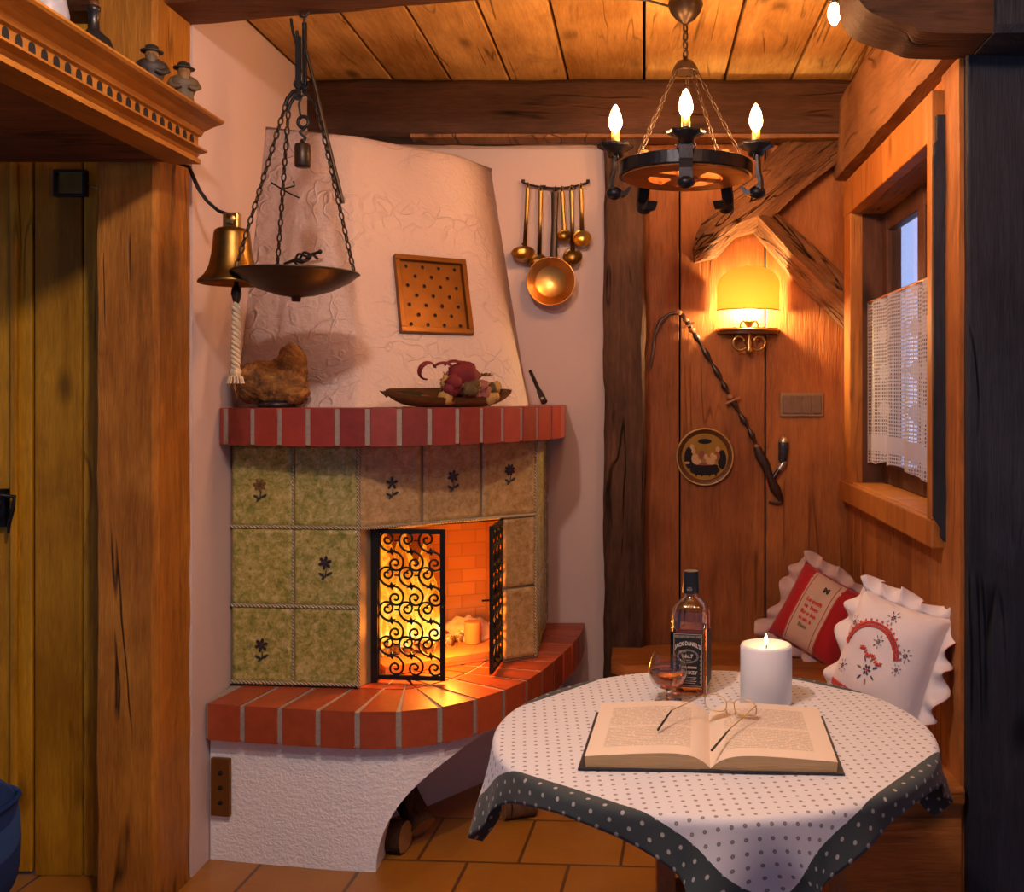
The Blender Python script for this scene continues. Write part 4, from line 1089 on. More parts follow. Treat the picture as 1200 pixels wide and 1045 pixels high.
MB().lathe([(0, 0), (.038, 0), (.042, .005), (.042, .04), (.034, .06), (.016, .075), (.012, .08), (.011, .12), (.014, .122), (.014, .132), (0, .132)], n=26).build('bottle_body', M['blackpl'], bt, local=True)
MB().lathe([(0, 0), (.010, 0), (.011, .014), (0, .016)], (0, 0, .130), 14).build('stopper', M['bowlwood'], bt, local=True)
bt = empty('stoneware_jug', (-1.25, 2.12, 2.168), 'tall grey stoneware jug on the carved shelf', 'jug')
MB().lathe([(0, 0), (.034, 0), (.040, .01), (.042, .05), (.034, .09), (.022, .12), (.020, .15), (.026, .165), (.023, .165), (.018, .15), (.02, .12), (0, .10)], n=26).build('jug_body', M['greyblue'], bt, local=True)
MB().tube([(.03, 0, .10), (.058, 0, .11), (.062, 0, .135), (.045, 0, .155), (.022, 0, .15)], .006, 8).build('handle', M['greyblue'], bt, local=True)
bt = empty('brass_jar', (-1.25, 1.98, 2.168), 'small shiny brass jar at the near end of the carved shelf', 'jar')
MB().lathe([(0, 0), (.03, 0), (.036, .02), (.034, .05), (.026, .06), (.028, .065), (0, .066)], n=24).build('jar_body', M['brass'], bt, local=True)
MB().lathe([(.029, 0), (.027, .01), (.006, .018), (.008, .026), (0, .028)], (0, 0, .064), 20).build('lid', M['brass'], bt, local=True)
# framed brass plate on the boards
wp = empty('brass_wall_plate', (-1.675, 2.985, 2.0), 'small square brass plate in a dark frame on the shaded boards', 'plate')
a_, e_ = P(66, 231, 2.98), P(103, 200, 2.98)
b = MB()
fr = .008
b.box(a_.x, e_.x, 2.962, 2.985, a_.z, a_.z + fr); b.box(a_.x, e_.x, 2.962, 2.985, e_.z - fr, e_.z); b.box(a_.x, a_.x + fr, 2.962, 2.985, a_.z + fr, e_.z - fr); b.box(e_.x - fr, e_.x, 2.962, 2.985, a_.z + fr, e_.z - fr)
b.build('frame', M['blackpl'], wp, .001)
MB().box(a_.x + fr, e_.x - fr, 2.972, 2.985, a_.z + fr, e_.z - fr).build('plate_face', M['brass'], wp)
MB().tube([V((e_.x, 2.98, a_.z + .04)), P(108, 219, 2.975), P(118, 222, 2.978)], .0018, 5).build('wire', M['sliver'], wp)

# blue upholstered stool in the lower left corner
so = empty('blue_footstool', (-1.845, 2.1, 0), 'dark blue striped upholstered stool at the lower left corner', 'stool')
b = MB()
def sq(a, e): return math.copysign(abs(a) ** e, a)
def cush(u, v):
    a = u * 2 * PI; t = (v - .5) * PI
    return (-1.845 + .405 * sq(math.cos(a), .3) * sq(math.cos(t), .35), 2.1 + .33 * sq(math.sin(a), .3) * sq(math.cos(t), .35),   .385 + .175 * sq(math.sin(t), .55))
b.grid(cush, 64, 24); b.build('seat_cushion', M['blue'], so)
pp = [V((-1.845 + .401 * sq(math.cos(2 * PI * k / 64), .3), 2.1 + .326 * sq(math.sin(2 * PI * k / 64), .3), .485)) for k in range(64)]
MB().tube(pp, .007, 6, True).build('piping', M['blue'], so)
for sx in (-.33, .33):
    for sy in (-.25, .25): MB().lathe([(0, 0), (.018, 0), (.026, .24), (0, .24)], (-1.845 + sx, 2.1 + sy, 0), 12).build('leg', M['tablewood'], so)

# ------------------------------------------------------------------ back wall things
rk = empty('utensil_rack', P(651, 216, 4.13), 'curved dark iron rail with hooks for brass ladles on the plaster wall', 'rack')
YR = 4.115
rail = lambda x: P(x, 214 + 6.5 * (1 - ((x - 651) / 38) ** 2), YR)
b = MB(); b.tube([rail(613 + 76 * k / 16) for k in range(17)], .008, 8, flat=.6); b.tube([rail(613), rail(613) + V((0, 0, .012))], .008, 6); b.tube([rail(689), rail(689) + V((0, 0, .012))], .008, 6)
b.box(-.42, -.40, YR, YB, rail(630).z - .006, rail(630).z + .006); b.box(-.30, -.28, YR, YB, rail(672).z - .006, rail(672).z + .006)
b.build('rail', M['iron'], rk)
for x in (619, 634, 651, 659, 670, 681):
    c = rail(x); MB().tube([c + V((0, -.008, .005)), c + V((0, -.016, -.002)), c + V((0, -.018, -.012)), c + V((0, -.022, -.016)), c + V((0, -.027, -.010))], .003, 6).build('hook', M['iron'], rk)
def ladle(name, x0, x1, y1, bx, by, r_, kind, mat, label, dy=0, hw=.009, cat='ladle'):
    t = rail(x0) + V((0, -.022 + dy * .2, -.012)); e = P(x1, y1, YR - .018 + dy); c = P(bx, by, YR - .022 + dy)
    o = empty(name, t, label, cat, 'brass kitchen utensils on the wall rail')
    b = MB(); b.tube([t + V((.008 * math.cos(a), -.002, .008 * math.sin(a))) for a in [2 * PI * k / 10 for k in range(10)]], .0022, 6, True)
    b.tube([t + V((0, 0, -.008)), t.lerp(e, .5) + V((0, .002, 0)), e, c + V((0, .004, r_ * .9))], [hw, hw * .8, hw, hw], 8, flat=.3, side=(1, 0, 0)); b.build('handle', M['chainm'] if kind == 'skim' else M['oldbrass'], o)
    if kind == 'skim':
        rot = Matrix.Rotation(PI / 2, 3, 'X')
        b = MB().lathe([(0, .0), (r_ * .62, .002), (r_ * .66, .004), (r_ * .97, .020), (r_, .021), (r_, .018), (r_ * .7, 0), (r_ * .62, -.003), (0, -.003)], c, 48, M=rot)
        b.build('disc', mat, o)
    else:
        tilt = Matrix.Rotation(kind, 3, 'X')
        b = MB().lathe([(0, -r_ * .75), (r_ * .5, -r_ * .66), (r_ * .85, -r_ * .35), (r_, 0), (r_ * 1.04, .001), (r_ * .97, .002), (r_ * .8, -r_ * .33), (r_ * .45, -r_ * .6), (0, -r_ * .68)], c, 28, M=tilt)
        b.build('bowl', mat, o)
ladle('ladle', 619, 615, 288, 613, 296, .046, .75, M['brass'], 'leftmost brass ladle on the wall rail, shallow bowl tipped forward')
ladle('ladle', 634, 632, 298, 630, 306, .038, 1.0, M['oldbrass'], 'brass ladle half hidden by the big skimmer, second from left', .012)
ladle('skimmer', 651, 649, 300, 646, 330, .098, 'skim', M['copper'], 'large round copper skimmer in the middle of the wall rail', -.02, .015, 'skimmer')
ladle('ladle', 659, 661, 268, 661, 276, .028, 1.15, M['oldbrass'], 'smallest dark brass ladle just right of the big skimmer handle')
ladle('ladle', 670, 671, 294, 671, 301, .038, 1.15, M['oldbrass'], 'brass ladle second from the right, hanging low beside the skimmer', .006)
ladle('ladle', 681, 682, 270, 682, 279, .036, 1.25, M['brass'], 'rightmost bright brass ladle on the wall rail')

# wall lamp
YL = YW
wl = empty('wall_lamp', P(878, 390, 4.06), 'wall lamp with glowing parchment half shade and scrolled brass bracket', 'lamp')
cx = P(879, 0, 4.04).x; zb = P(0, 361, 4.0).z; R = .128
b = MB()
def shf(u, v, rr=R):
    a = PI + u * PI; x = math.cos(a); f = max(0.0, 1 - (abs(x)) ** 2.4) ** .6
    top = zb + .098 + .072 * f
    return (cx + rr * x, YL - .012 + .78 * rr * math.sin(a), zb + (top - zb) * v)
b.grid(shf, 48, 10); b.grid(lambda u, v: shf(u, v, R - .0025), 48, 10, flip=True); b.build('lamp_shade', M['shade'], wl)
MB().tube([shf(k / 48, 0) for k in range(49)], .0028, 6).build('shade_rim', M['gold'], wl)
zt = P(0, 386, 4.0).z
b = MB(); pts = [(cx + .124 * math.cos(a), YL - .002 + .085 * math.sin(a)) for a in [PI + PI * k / 24 for k in range(25)]]
b.extrude([V((x, y, zt - .012)) for x, y in pts], (0, 0, .024)); b.build('bracket_shelf', M['bowlwood'], wl, .003)
MB().tube([V((x * 1.0, y, zt + .004)) for x, y in pts], .005, 6).build('brass_band', M['brass'], wl)
b = MB()
for sg in (-1, 1):
    pts = []
    for k in range(26):
        t = k / 25; a = -PI / 2 + t * 4.6; rr = .034 * (1 - .55 * t)
        pts.append(V((cx + sg * (.036 + rr * math.cos(a)), YL - .05, zt - .044 + rr * math.sin(a))))
    b.tube(pts, .0055, 8); b.tube([V((cx + sg * .012, YL - .05, zt - .07)), V((cx + sg * .03, YL - .05, zt - .078)), V((cx + sg * .036, YL - .05, zt - .078))], .005, 8)
    pts = [V((cx + sg * (.02 + .016 * math.cos(a)), YL - .055, zt + .02 + .02 * math.sin(a))) for a in [-.9 + 2.9 * k / 10 for k in range(11)]]; b.tube(pts, .004, 6)
b.lathe([(0, -.095), (.010, -.09), (.016, -.08), (.008, -.066), (.012, -.05), (.006, -.03), (.006, -.01)], (cx, YL - .05, zt), 16)
b.tube([V((cx, YL - .05, zt - .05)), V((cx, YL, zt - .05))], .007, 8)
b.build('scroll_bracket', M['brass'], wl)
MB().lathe([(.006, .01), (.02, .032), (.024, .036), (.014, .04), (.014, .066), (0, .066)], (cx, YL - .05, zt), 18).build('socket', M['gold'], wl)
MB().lathe([(.007, .066), (.014, .08), (.016, .095), (.011, .115), (.004, .128), (0, .13)], (cx, YL - .05, zt), 16).build('bulb', M['bulb_wall'], wl)

# long tobacco pipe
tp = empty('tobacco_pipe', P(850, 460, 4.09), 'long traditional tobacco pipe hung diagonally on the boards below the lamp', 'pipe')
g = lambda x, y, d=4.112: P(x, y, d)
pts = [g(805, 376), g(815, 393), g(828, 415), g(843, 441), g(852, 458), g(866, 483), g(878, 503), g(887, 522)]
rp_ = []; full = []
for i in range(len(pts) - 1):
    for k in range(8): full.append(pts[i].lerp(pts[i + 1], k / 8)); rp_.append(.0095 + .004 * math.sin((i * 8 + k) * .9))
MB().tube(full, rp_, 10).build('stem', M['pipestem'], tp)
MB().tube([g(761, 432), g(765, 410), g(767, 392), g(774, 376), g(784, 368), g(794, 366), g(800, 369), g(805, 377)], [.004, .006, .005, .008, .006, .010, .008, .010], 10).build('mouthpiece', M['pipestem'], tp)
b = MB()
for x, y, r_ in ((795, 366, .016), (804, 375, .013), (811, 387, .014), (856, 465, .017), (887, 523, .013)): MB().sphere(g(x, y, 4.108), (r_, r_ * .8, r_ * .8), 12).build('horn_ring', M['pipelight'], tp)
MB().tube([g(801, 384, 4.10), g(814, 378, 4.10)], .005, 6).build('horn_pin', M['pipelight'], tp); MB().tube([g(850, 473, 4.10), g(867, 466, 4.10)], .006, 6).build('horn_pin', M['pipelight'], tp)
MB().tube([g(886, 521), g(891, 534), g(897, 545), g(902, 558), g(908, 572), g(914, 583), g(916, 589), g(910, 590), g(901, 588)], [.012, .021, .020, .014, .022, .013, .006, .005, .004], 12).build('reservoir', M['pipestem'], tp)
MB().tube([g(905, 562), g(911, 553), g(915, 548)], [.011, .010, .009], 8).build('elbow', M['pipestem'], tp)
MB().tube([g(913, 550), g(917, 544), g(919, 540)], [.013, .014, .012], 10).build('bowl_ferrule', M['sliver'], tp)
MB().tube([g(917, 543), g(917, 538), g(918, 528), g(918, 519), g(918, 517)], [.010, .018, .020, .021, .018], 14).build('pipe_bowl', M['porcelain'], tp)
MB().tube([g(918, 518), g(918, 515), g(918, 512), g(918, 510)], [.021, .020, .012, .003], 14).build('bowl_lid', M['sliver'], tp)
# plate with a painted tavern table scene (generic figures)
pt_ = empty('painted_plate', P(826, 535, YW), 'round gilt rimmed plate painted with people at a table, hung on the boards', 'plate')
c = P(826, 535, 4.12); c.y = YW; rot = Matrix.Rotation(PI / 2, 3, 'X')
MB().lathe([(0, -.0), (.08, 0), (.112, .012), (.116, .014), (.116, .018), (.110, .018), (.098, .012), (.094, .008), (0, .008)], c, 56, M=rot).build('plate_body', M['bowlwood'], pt_)
b = MB(); b.tube([c + V((.114 * math.cos(a), -.017, .114 * math.sin(a))) for a in [2 * PI * k / 56 for k in range(56)]], .0035, 8, True); b.build('gilt_rim', M['gold'], pt_)
M['pp0'] = plain('plate_ground', (.3, .17, .03), .6, 0, 18, .4, **{'Specular IOR Level': .1}); M['pp1'] = plain('plate_dark', (.015, .015, .02), .6, **{'Specular IOR Level': .1}); M['pp2'] = plain('plate_light', (.5, .32, .16), .6, **{'Specular IOR Level': .1}); M['pp3'] = plain('plate_red', (.22, .06, .02), .4)
b = MB()
def dd(x, z, rx, rz, m, d=.0086, n=14):
    vs = [c + V((x, -d - .0006, z))] + [c + V((x + rx * math.cos(2 * PI * k / n), -d, z + rz * math.sin(2 * PI * k / n))) for k in range(n)]
    b.add(vs, [(0, 1 + (k + 1) % n, 1 + k) for k in range(n)], m)
dd(0, 0, .096, .096, 0, .0082, 40); dd(.0, .062, .028, .011, 1); dd(-.062, -.005, .022, .045, 1); dd(.07, -.012, .018, .04, 1); dd(.0, -.055, .062, .022, 1); dd(0, -.04, .055, .014, 1, .0088)
for x, z, m in ((-.052, .04, 2), (-.046, .022, 2), (.052, .03, 2), (.03, .005, 2), (.042, -.002, 2), (.004, .0, 2)): dd(x, z, .0085, .011, m, .0095)
for x, z, rx, rz, m in ((-.04, -.008, .014, .022, 2), (-.012, .008, .011, .018, 3), (.016, -.018, .012, .016, 2), (.03, -.018, .011, .014, 2), (.05, .002, .012, .02, 3), (-.028, -.022, .014, .012, 2), (-.072, -.025, .012, .005, 2), (0, -.03, .034, .006, 3), (.012, -.03, .03, .004, 2)): dd(x, z, rx, rz, m, .0092)
for x in (-.035, -.012, .02, .045): dd(x, -.062, .005, .02, 1, .0094)
b.build('painted_scene', [M['pp0'], M['pp1'], M['pp2'], M['pp3']], pt_)
M['rocker'] = plain('bronze_rocker', (.17, .11, .07), .35)
# switch block
sw = empty('switch_block', P(939, 474, YW), 'horizontal four-gang switch block on the boards right of the pipe', 'switch')
a_, e_ = P(914, 488, 4.12), P(965, 460, 4.12)
MB().box(a_.x, e_.x, YW - .016, YW, a_.z, e_.z).build('frame', M['whitep'], sw, .003)
w_ = (e_.x - a_.x - .016) / 4
for i in range(4): MB().box(a_.x + .008 + i * w_ + .002, a_.x + .008 + (i + 1) * w_ - .002, YW - .022, YW - .012, a_.z + .012, e_.z - .012).build('rocker', M['rocker'], sw, .003)

# ------------------------------------------------------------------ chandelier
cc = V((.13, 3.2, 0)); RZ = 2.112
ch = empty('wheel_chandelier', (cc.x, cc.y, CEIL), 'round wood and black iron wheel chandelier hanging on chains', 'chandelier')
b = MB().lathe([(0, 0), (.030, 0), (.034, -.006), (.054, -.010), (.056, -.018), (.048, -.040), (.030, -.062), (.012, -.074), (.008, -.08), (0, -.082)], (cc.x, cc.y, CEIL), 32); b.build('ceiling_rose', M['bronze'], ch)
MB().tube([(cc.x, cc.y, CEIL - .012), (cc.x - .05, cc.y, CEIL - .022), (cc.x - .12, cc.y - .02, CEIL - .01), (cc.x - .2, cc.y - .03, CEIL - .006)], .004, 6).build('cable', M['blackpl'], ch)
MB().chain([(cc.x, cc.y, CEIL - .075), (cc.x, cc.y, 2.48)], .042, .024, .0035).build('chain', M['bronze'], ch)
MB().lathe([(0, .05), (.006, .05), (.008, .04), (.024, .034), (.036, .018), (.042, .002), (.044, -.002), (.038, 0), (.02, .02), (0, .026)], (cc.x, cc.y, 2.437), 28).build('dome', M['bronze'], ch)
ro, ri = .20, .118
b = MB().lathe([(ri, -.012), (ro, -.012), (ro, .014), (ri, .014), (ri, -.012)], (cc.x, cc.y, RZ), 56, sm=False)
for a in (math.radians(25), math.radians(115)):
    b.box(-ri - .005, ri + .005, -.026, .026, -.010, .010, 0, Matrix.Translation((cc.x, cc.y, RZ)) @ Matrix.Rotation(a, 4, 'Z'))
b.lathe([(0, -.02), (.04, -.02), (.05, -.01), (.05, .012), (0, .014)], (cc.x, cc.y, RZ), 28); b.build('wheel', M['wheel'], ch, .003)
MB().lathe([(ro - .001, -.006), (ro + .011, -.006), (ro + .011, .034), (ro - .001, .034), (ro - .001, -.006)], (cc.x, cc.y, RZ), 64, sm=False).build('iron_band', M['blued'], ch, .002)
arm_angles = [-92, -20, 52, 124, 196]
for i, a in enumerate(arm_angles):
    a = math.radians(a); d = V((math.cos(a), math.sin(a), 0)); s_ = V((-d.y, d.x, 0)); o = V((cc.x, cc.y, RZ)) + d * .222
    def L3(r_, t_, z): return o + d * r_ + s_ * t_ + V((0, 0, z))
    b = MB()
    pro = [(-.004, .055), (.012, .055), (.012, .0), (.016, -.02), (.022, -.045), (.010, -.062), (-.014, -.066), (-.030, -.05), (-.036, -.052), (-.022, -.078), (.010, -.080), (.030, -.062), (.030, -.03), (.022, .0), (.020, .058), (-.004, .058)]
    b.extrude([L3(r_ - .004, -.02, z) for r_, z in pro], s_ * .04)
    b.sphere(L3(.010, 0, -.070), (.027, .027, .02), 12)
    arm = b.build('candle_arm', M['blued'], ch, .003)
    b = MB().lathe([(0, .046), (.022, .042), (.027, .058), (.050, .070), (.053, .080), (.02, .072), (0, .072)], o + d * .006, 24, wob=lambda t, z: 1 + (.10 * math.cos(8 * t) if z > .066 else 0)); 
    for sg in (-1, 1): b.tube([L3(.006, sg * .014, .05), L3(.006, sg * .028, .04), L3(.006, sg * .026, .028), L3(.006, sg * .016, .03)], .003, 6)
    b.build('drip_cup', M['blued'], arm)
    MB().lathe([(0, .07), (.0130, .07), (.0130, .123), (0, .123)], o + d * .006, 16).build('candle_sleeve', M['gold'], arm)
    if i in (0, 1, 4):
        MB().lathe([(.007, .122), (.013, .127), (.0195, .141), (.0205, .153), (.016, .175), (.007, .197), (0, .205)], o + d * .006, 18).build('bulb', M['bulb'], arm)
    e = V((cc.x, cc.y, RZ + .03)) + d.lerp(s_, .35).normalized() * (ro)
    e0 = V((cc.x, cc.y, 2.439)) + d.lerp(s_, .35).normalized() * .038
    MB().chain([e0, e], .038, .015, .0017).build('chain', M['chainm'], ch)
# small bulb lamp tucked behind the carved bracket
sl = empty('bracket_lamp', (.53, 2.86, 2.50), 'small bare glowing bulb peeking out beside the carved bracket', 'lamp')
MB().lathe([(.006, -.012), (.014, 0), (.019, .018), (.015, .038), (.006, .05), (0, .052)], (.536, 2.86, 2.475), 18).build('bulb', M['bulb_spot'], sl)
b = MB().lathe([(0, 0), (.013, 0), (.013, .03), (0, .03)], (.536, 2.86, 2.523), 16); b.tube([(.536, 2.86, 2.55), (.536, 2.86, 2.60), (.536, 2.86, CEIL)], .006, 8); b.build('socket', M['blackpl'], sl)

# ------------------------------------------------------------------ corner bench and cushions
BZ = .42
bn = empty('corner_bench', (.4, 3.6, 0), 'wooden corner bench along the board walls behind the table', 'bench')
b = MB()
b.extrude([V(p) for p in ((-.125, 3.80, BZ - .045), (-.07, 3.735, BZ - .045), (.42, 3.735, BZ - .045), (.42, 4.125, BZ - .045), (-.125, 4.0, BZ - .045))], (0, 0, .045))
b.box(.425, XR - .005, 2.57, 4.125, BZ - .045, BZ)
b.build('seat', M['bench'], bn, .008)
b = MB(); b.box(-.06, .46, 3.79, 3.81, 0, BZ - .045); b.box(.465, .485, 2.6, 3.80, 0, BZ - .045); b.box(.485, XR - .006, 2.6, 2.62, 0, BZ - .045); b.box(-.06, -.04, 3.81, 4.0, 0, BZ - .045); b.build('front_panel', M['bench'], bn, .003)
def cushion(name, loc, w, h, t, Mx, mats, label, ruffle, rmat, cat='cushion'):
    o = empty(name, loc, label, cat, 'cushions on the corner bench')
    def S_(u, v, sg):   # u, v in -1..1
        x = u * w / 2 * (1 - .07 * (1 - v * v) * u * u); z = v * h / 2 * (1 - .07 * (1 - u * u) * v * v)
        th = t * ((1 - u ** 4) * (1 - v ** 4)) ** .5 * (.8 + .2 * math.cos(u * 1.2) * math.cos(v * 1.2))
        p = V((x, -sg * th, z)) + V((0, 1, 0)) * noise.noise(V((u * 2.2, v * 2.2, w * 9))) * .012 * (1 - u * u) * (1 - v * v)
        return V(loc) + Mx @ p
    b = MB(); b.grid(lambda u, v: S_(u * 2 - 1, v * 2 - 1, 1), 40, 40); b.grid(lambda u, v: S_(u * 2 - 1, v * 2 - 1, -1), 40, 40, flip=True)
    b.build('cushion_body', mats, o)
    per = []; N = 360
    for k in range(N):
        f = k / N * 4; sd = int(f); q_ = (f - sd) * 2 - 1
        u, v = ((q_, -1), (1, q_), (-q_, 1), (-1, -q_))[sd]
        per.append((u, v, k))
    b = MB(); rows = 4; vs = []
    for (u, v, k) in per:
        base = Mx.inverted() @ (S_(u, v, 1) - V(loc)); dl = V((u if abs(u) > .92 else u * .35, 0, v if abs(v) > .92 else v * .35)).normalized()
        for r_ in range(rows + 1):
            f = r_ / rows; ph = k / N * 2 * PI * 17 + 1.1 * math.sin(k * .05)
            wv = V((0, .026 * f ** .8 * math.sin(ph), 0)) + dl * (.010 * math.sin(k * .11) * f) + V((.010 * math.cos(ph) * f, 0, .010 * math.sin(ph * .5) * f))
            vs.append(V(loc) + Mx @ (base + dl * (ruffle * f) + wv))
    m = rows + 1; b.add(vs, [(i * m + j, ((i + 1) % N) * m + j, ((i + 1) % N) * m + j + 1, i * m + j + 1) for i in range(N) for j in range(rows)], 0, True)
    edge = [vs[i * m + rows] for i in range(N)]
    ob = b.build('ruffle', rmat, o); sm = ob.modifiers.new('t', 'SOLIDIFY'); sm.thickness = .002
    if name == 'white_cushion': MB().tube(edge, .0014, 5, True).build('ruffle_edging', M['redtrim'], o)
    return o, S_
def frame(nrm, roll):
    n = V(nrm).normalized(); yv = -n; zv = (V((0, 0, 1)) - yv * yv.z).normalized(); xv = yv.cross(zv)
    Mx = Matrix((xv, yv, zv)).transposed(); return Mx @ Matrix.Rotation(roll, 3, 'Y')
c = P(962, 722, 3.84)
Mx = frame((-.42, -.85, .30), math.radians(24))
ro_, S1 = cushion('red_cushion', c, .31, .31, .095, Mx, M['red'], 'red cushion with cream embroidered band and frilled edge in the corner', .045, M['lacefrill'])
def band(S_, u0, u1, v0, v1, m, d=.004, n=20):
    b = MB(); 
    for sg in (1,):
        def fn(u, v):
            uu, vv = u0 + (u1 - u0) * u, v0 + (v1 - v0) * v; p = S_(uu, vv, 1); p2 = S_(uu, vv, -1); dr = (p - p2); dr = dr.normalized() if dr.length > 1e-5 else V((0, -1, 0)); return p + dr * d
        b.grid(fn, n, n * 2)
    return b
def sp(S_, u, v, d):
    p = S_(u, v, 1); dr = p - S_(u, v, -1); dr = dr.normalized() if dr.length > 1e-5 else V((0, -1, 0)); return p + dr * d
b = band(S1, -.52, .34, -.95, .95, 0, .003); bd = b.build('embroidered_band', M['cream'], ro_)
b = band(S1, -.53, -.49, -.95, .95, 0, .004, 6); b2 = band(S1, .31, .35, -.95, .95, 0, .004, 6); b.add(b2.v, b2.f, 0, True)
for u in (-.44, .22): 
    b3 = MB().tube([sp(S1, u, -.9 + 1.8 * k / 30, .0045) for k in range(31)], .0012, 5); b.add(b3.v, b3.f, 0, True)
b.build('band_edging', M['redtrim'], ro_)
b = MB()
def em(S_, txt, size, cu, cv, su, sv, m, bold=.0): b.text(txt, size, lambda x, y: sp(S_, cu + x * su, cv + y * sv, .0055), m, bold=bold)
k_ = 1 / .155
em(S1, 'M', .028, .0, .62, k_, k_, 1, .002)
b.build('stitched_monogram', [M['threadred'], M['threaddark'], M['threadgreen']], ro_); b = MB()
for i, (t_, m_) in enumerate((('Le petit', 0), ('m  bon', 0), ('Bo u bo', 0), ('w als a', 0), ('Bien', 2))): em(S1, t_, .020, -.12, .24 - i * .16, k_, k_, m_, .0012)
b.build('stitched_words', [M['threadred'], M['threaddark'], M['threadgreen']], ro_)
c = P(1041, 776, 2.76)
Mx = frame((-.62, -.70, .34), math.radians(10))
wo, S2 = cushion('white_cushion', c, .272, .335, .095, Mx, M['whitelinen'], 'white cushion with red and blue floral embroidery and ruffled edge by the window wall', .04, M['whitelinen'])
b = MB()
def cross(u, v, s_, m):
    s_ *= 1.25
    for sg in (1, -1):
        pa, pb = sp(S2, u - s_, v - sg * s_, .0035), sp(S2, u + s_, v + sg * s_, .0035); b.tube([pa, pb], .0016, 4, m=m)
def blob(u, v, r_, m, asp=1, rot=0):
    n = 9; vs = [sp(S2, u, v, .004)] + [sp(S2, u + r_ * math.cos(2 * PI * k / n) * math.cos(rot) - asp * r_ * math.sin(2 * PI * k / n) * math.sin(rot), v + r_ * math.cos(2 * PI * k / n) * math.sin(rot) + asp * r_ * math.sin(2 * PI * k / n) * math.cos(rot), .0032) for k in range(n)]
    b.add(vs, [(0, 1 + k, 1 + (k + 1) % n) for k in range(n)], m)
for i in range(46):
    t = i / 45; a = math.radians(165 - 150 * t); u, v = -.12 + .62 * math.cos(a), -.05 + .55 * math.sin(a)
    for w in (-.025, .03): cross(u + w * math.cos(a), v + w * math.sin(a), .016, 0)
    if i % 3 == 0: blob(u + .085 * math.cos(a), v + .085 * math.sin(a), .022, 0)
for i in range(16):
    u = -.85 + i * .045; cross(u, -.62 - .1 * i / 16, .018, 0); cross(u, -.57 - .1 * i / 16, .018, 0)
for i in range(14): cross(-.3 + .04 * i, .08 - .012 * i + .03 * math.sin(i), .02, 0)
for (u, v, s_) in ((-.03, -.22, 1.2), (.02, .26, .6), (-.7, .42, .7), (.1, .72, .7), (.62, .2, .6), (.55, -.05, .5), (-.62, -.3, .6)):
    for k in range(6): 
        a = k * PI / 3; blob(u + .05 * s_ * math.cos(a), v + .05 * s_ * math.sin(a), .026 * s_, 1, .7, a)
    blob(u, v, .02 * s_, 0)
    for k in range(7):
        a = k * .9 + .4; blob(u + .15 * s_ * math.cos(a), v + .16 * s_ * math.sin(a), .045 * s_, 2 if k % 2 else 1, .3, a)
b.build('floral_embroidery', [M['threadred'], M['threadblue'], M['threadgreen']], wo)

# ------------------------------------------------------------------ table with cloth
TC = V((.14, 2.07, 0)); TR = .43; TZ = .735
tb = empty('round_table', (TC.x, TC.y, 0), 'round wooden table covered by the dotted tablecloth', 'table')
MB().lathe([(0, TZ - .032), (TR - .008, TZ - .032), (TR - .002, TZ - .026), (TR - .002, TZ - .006), (TR - .008, TZ - .001), (0, TZ - .001)], (TC.x, TC.y, 0), 72).build('tabletop', M['tablewood'], tb)
for sx in (-.115, .215):
    pr = [(-.20, 0), (.20, 0), (.20, .05), (.13, .08), (.10, .16), (.155, .26), (.17, .36), (.12, .48), (.10, .55), (.16, .64), (.18, TZ - .034), (-.18, TZ - .034), (-.16, .64), (-.10, .55), (-.12, .48), (-.17, .36), (-.155, .26), (-.10, .16), (-.13, .08), (-.20, .05)]
    MB().extrude([V((TC.x + sx, TC.y + y, z)) for y, z in pr], (.035, 0, 0)).build('leg_panel', M['tablewood'], tb, .006)
MB().box(TC.x - .08, TC.x + .215, TC.y - .03, TC.y + .03, .36, .42).build('stretcher', M['tablewood'], tb, .004)
A_ = .47; phi = math.radians(-83 - 45)
b = MB(); N = 150
def clothf(u, v):
    x, y = (u * 2 - 1) * A_, (v * 2 - 1) * A_
    x2, y2 = x * math.cos(phi) - y * math.sin(phi), x * math.sin(phi) + y * math.cos(phi)
    rho = math.hypot(x2, y2); th = math.atan2(y2, x2); R0 = TR + .003
    if rho <= R0: 
        return V((TC.x + x2, TC.y + y2, TZ + .0015 + .0015 * noise.noise(V((x2 * 7, y2 * 7, 0)))))
    s_ = rho - R0; rb = .012
    if s_ < rb * PI / 2: a = s_ / rb; out, dz = rb * math.sin(a), rb * (1 - math.cos(a))
    else: out, dz = rb + (s_ - rb * PI / 2) * .16, rb + (s_ - rb * PI / 2) * .985
    cor = th - phi; cor = (cor + PI / 4) % (PI / 2) - PI / 4   # angle from the nearest side middle .. corner at +-pi/4
    fold = math.sin(th * 11 + 1.3) * .14 + math.sin(th * 23 + .5) * .07
    g_ = min(1, s_ / .12)
    out += s_ * fold * g_
    sw = s_ * .22 * math.sin(th * 13 + .7) * g_
    r2 = R0 + out
    dirv = V((math.cos(th), math.sin(th), 0)); tv = V((-dirv.y, dirv.x, 0))
    return V((TC.x, TC.y, TZ + .0015 - dz)) + dirv * r2 + tv * sw
b.grid(clothf, N, N, uvfn=lambda u, v: ((u * 2 - 1) * A_ / (A_ - .058), (v * 2 - 1) * A_ / (A_ - .058)))
cl = b.build('tablecloth', M['cloth']); smd = cl.modifiers.new('t', 'SOLIDIFY'); smd.thickness = .0015; smd.offset = 1
tag(cl, 'white dotted tablecloth with dark green border over the round table', 'tablecloth')
T2 = TZ + .0042
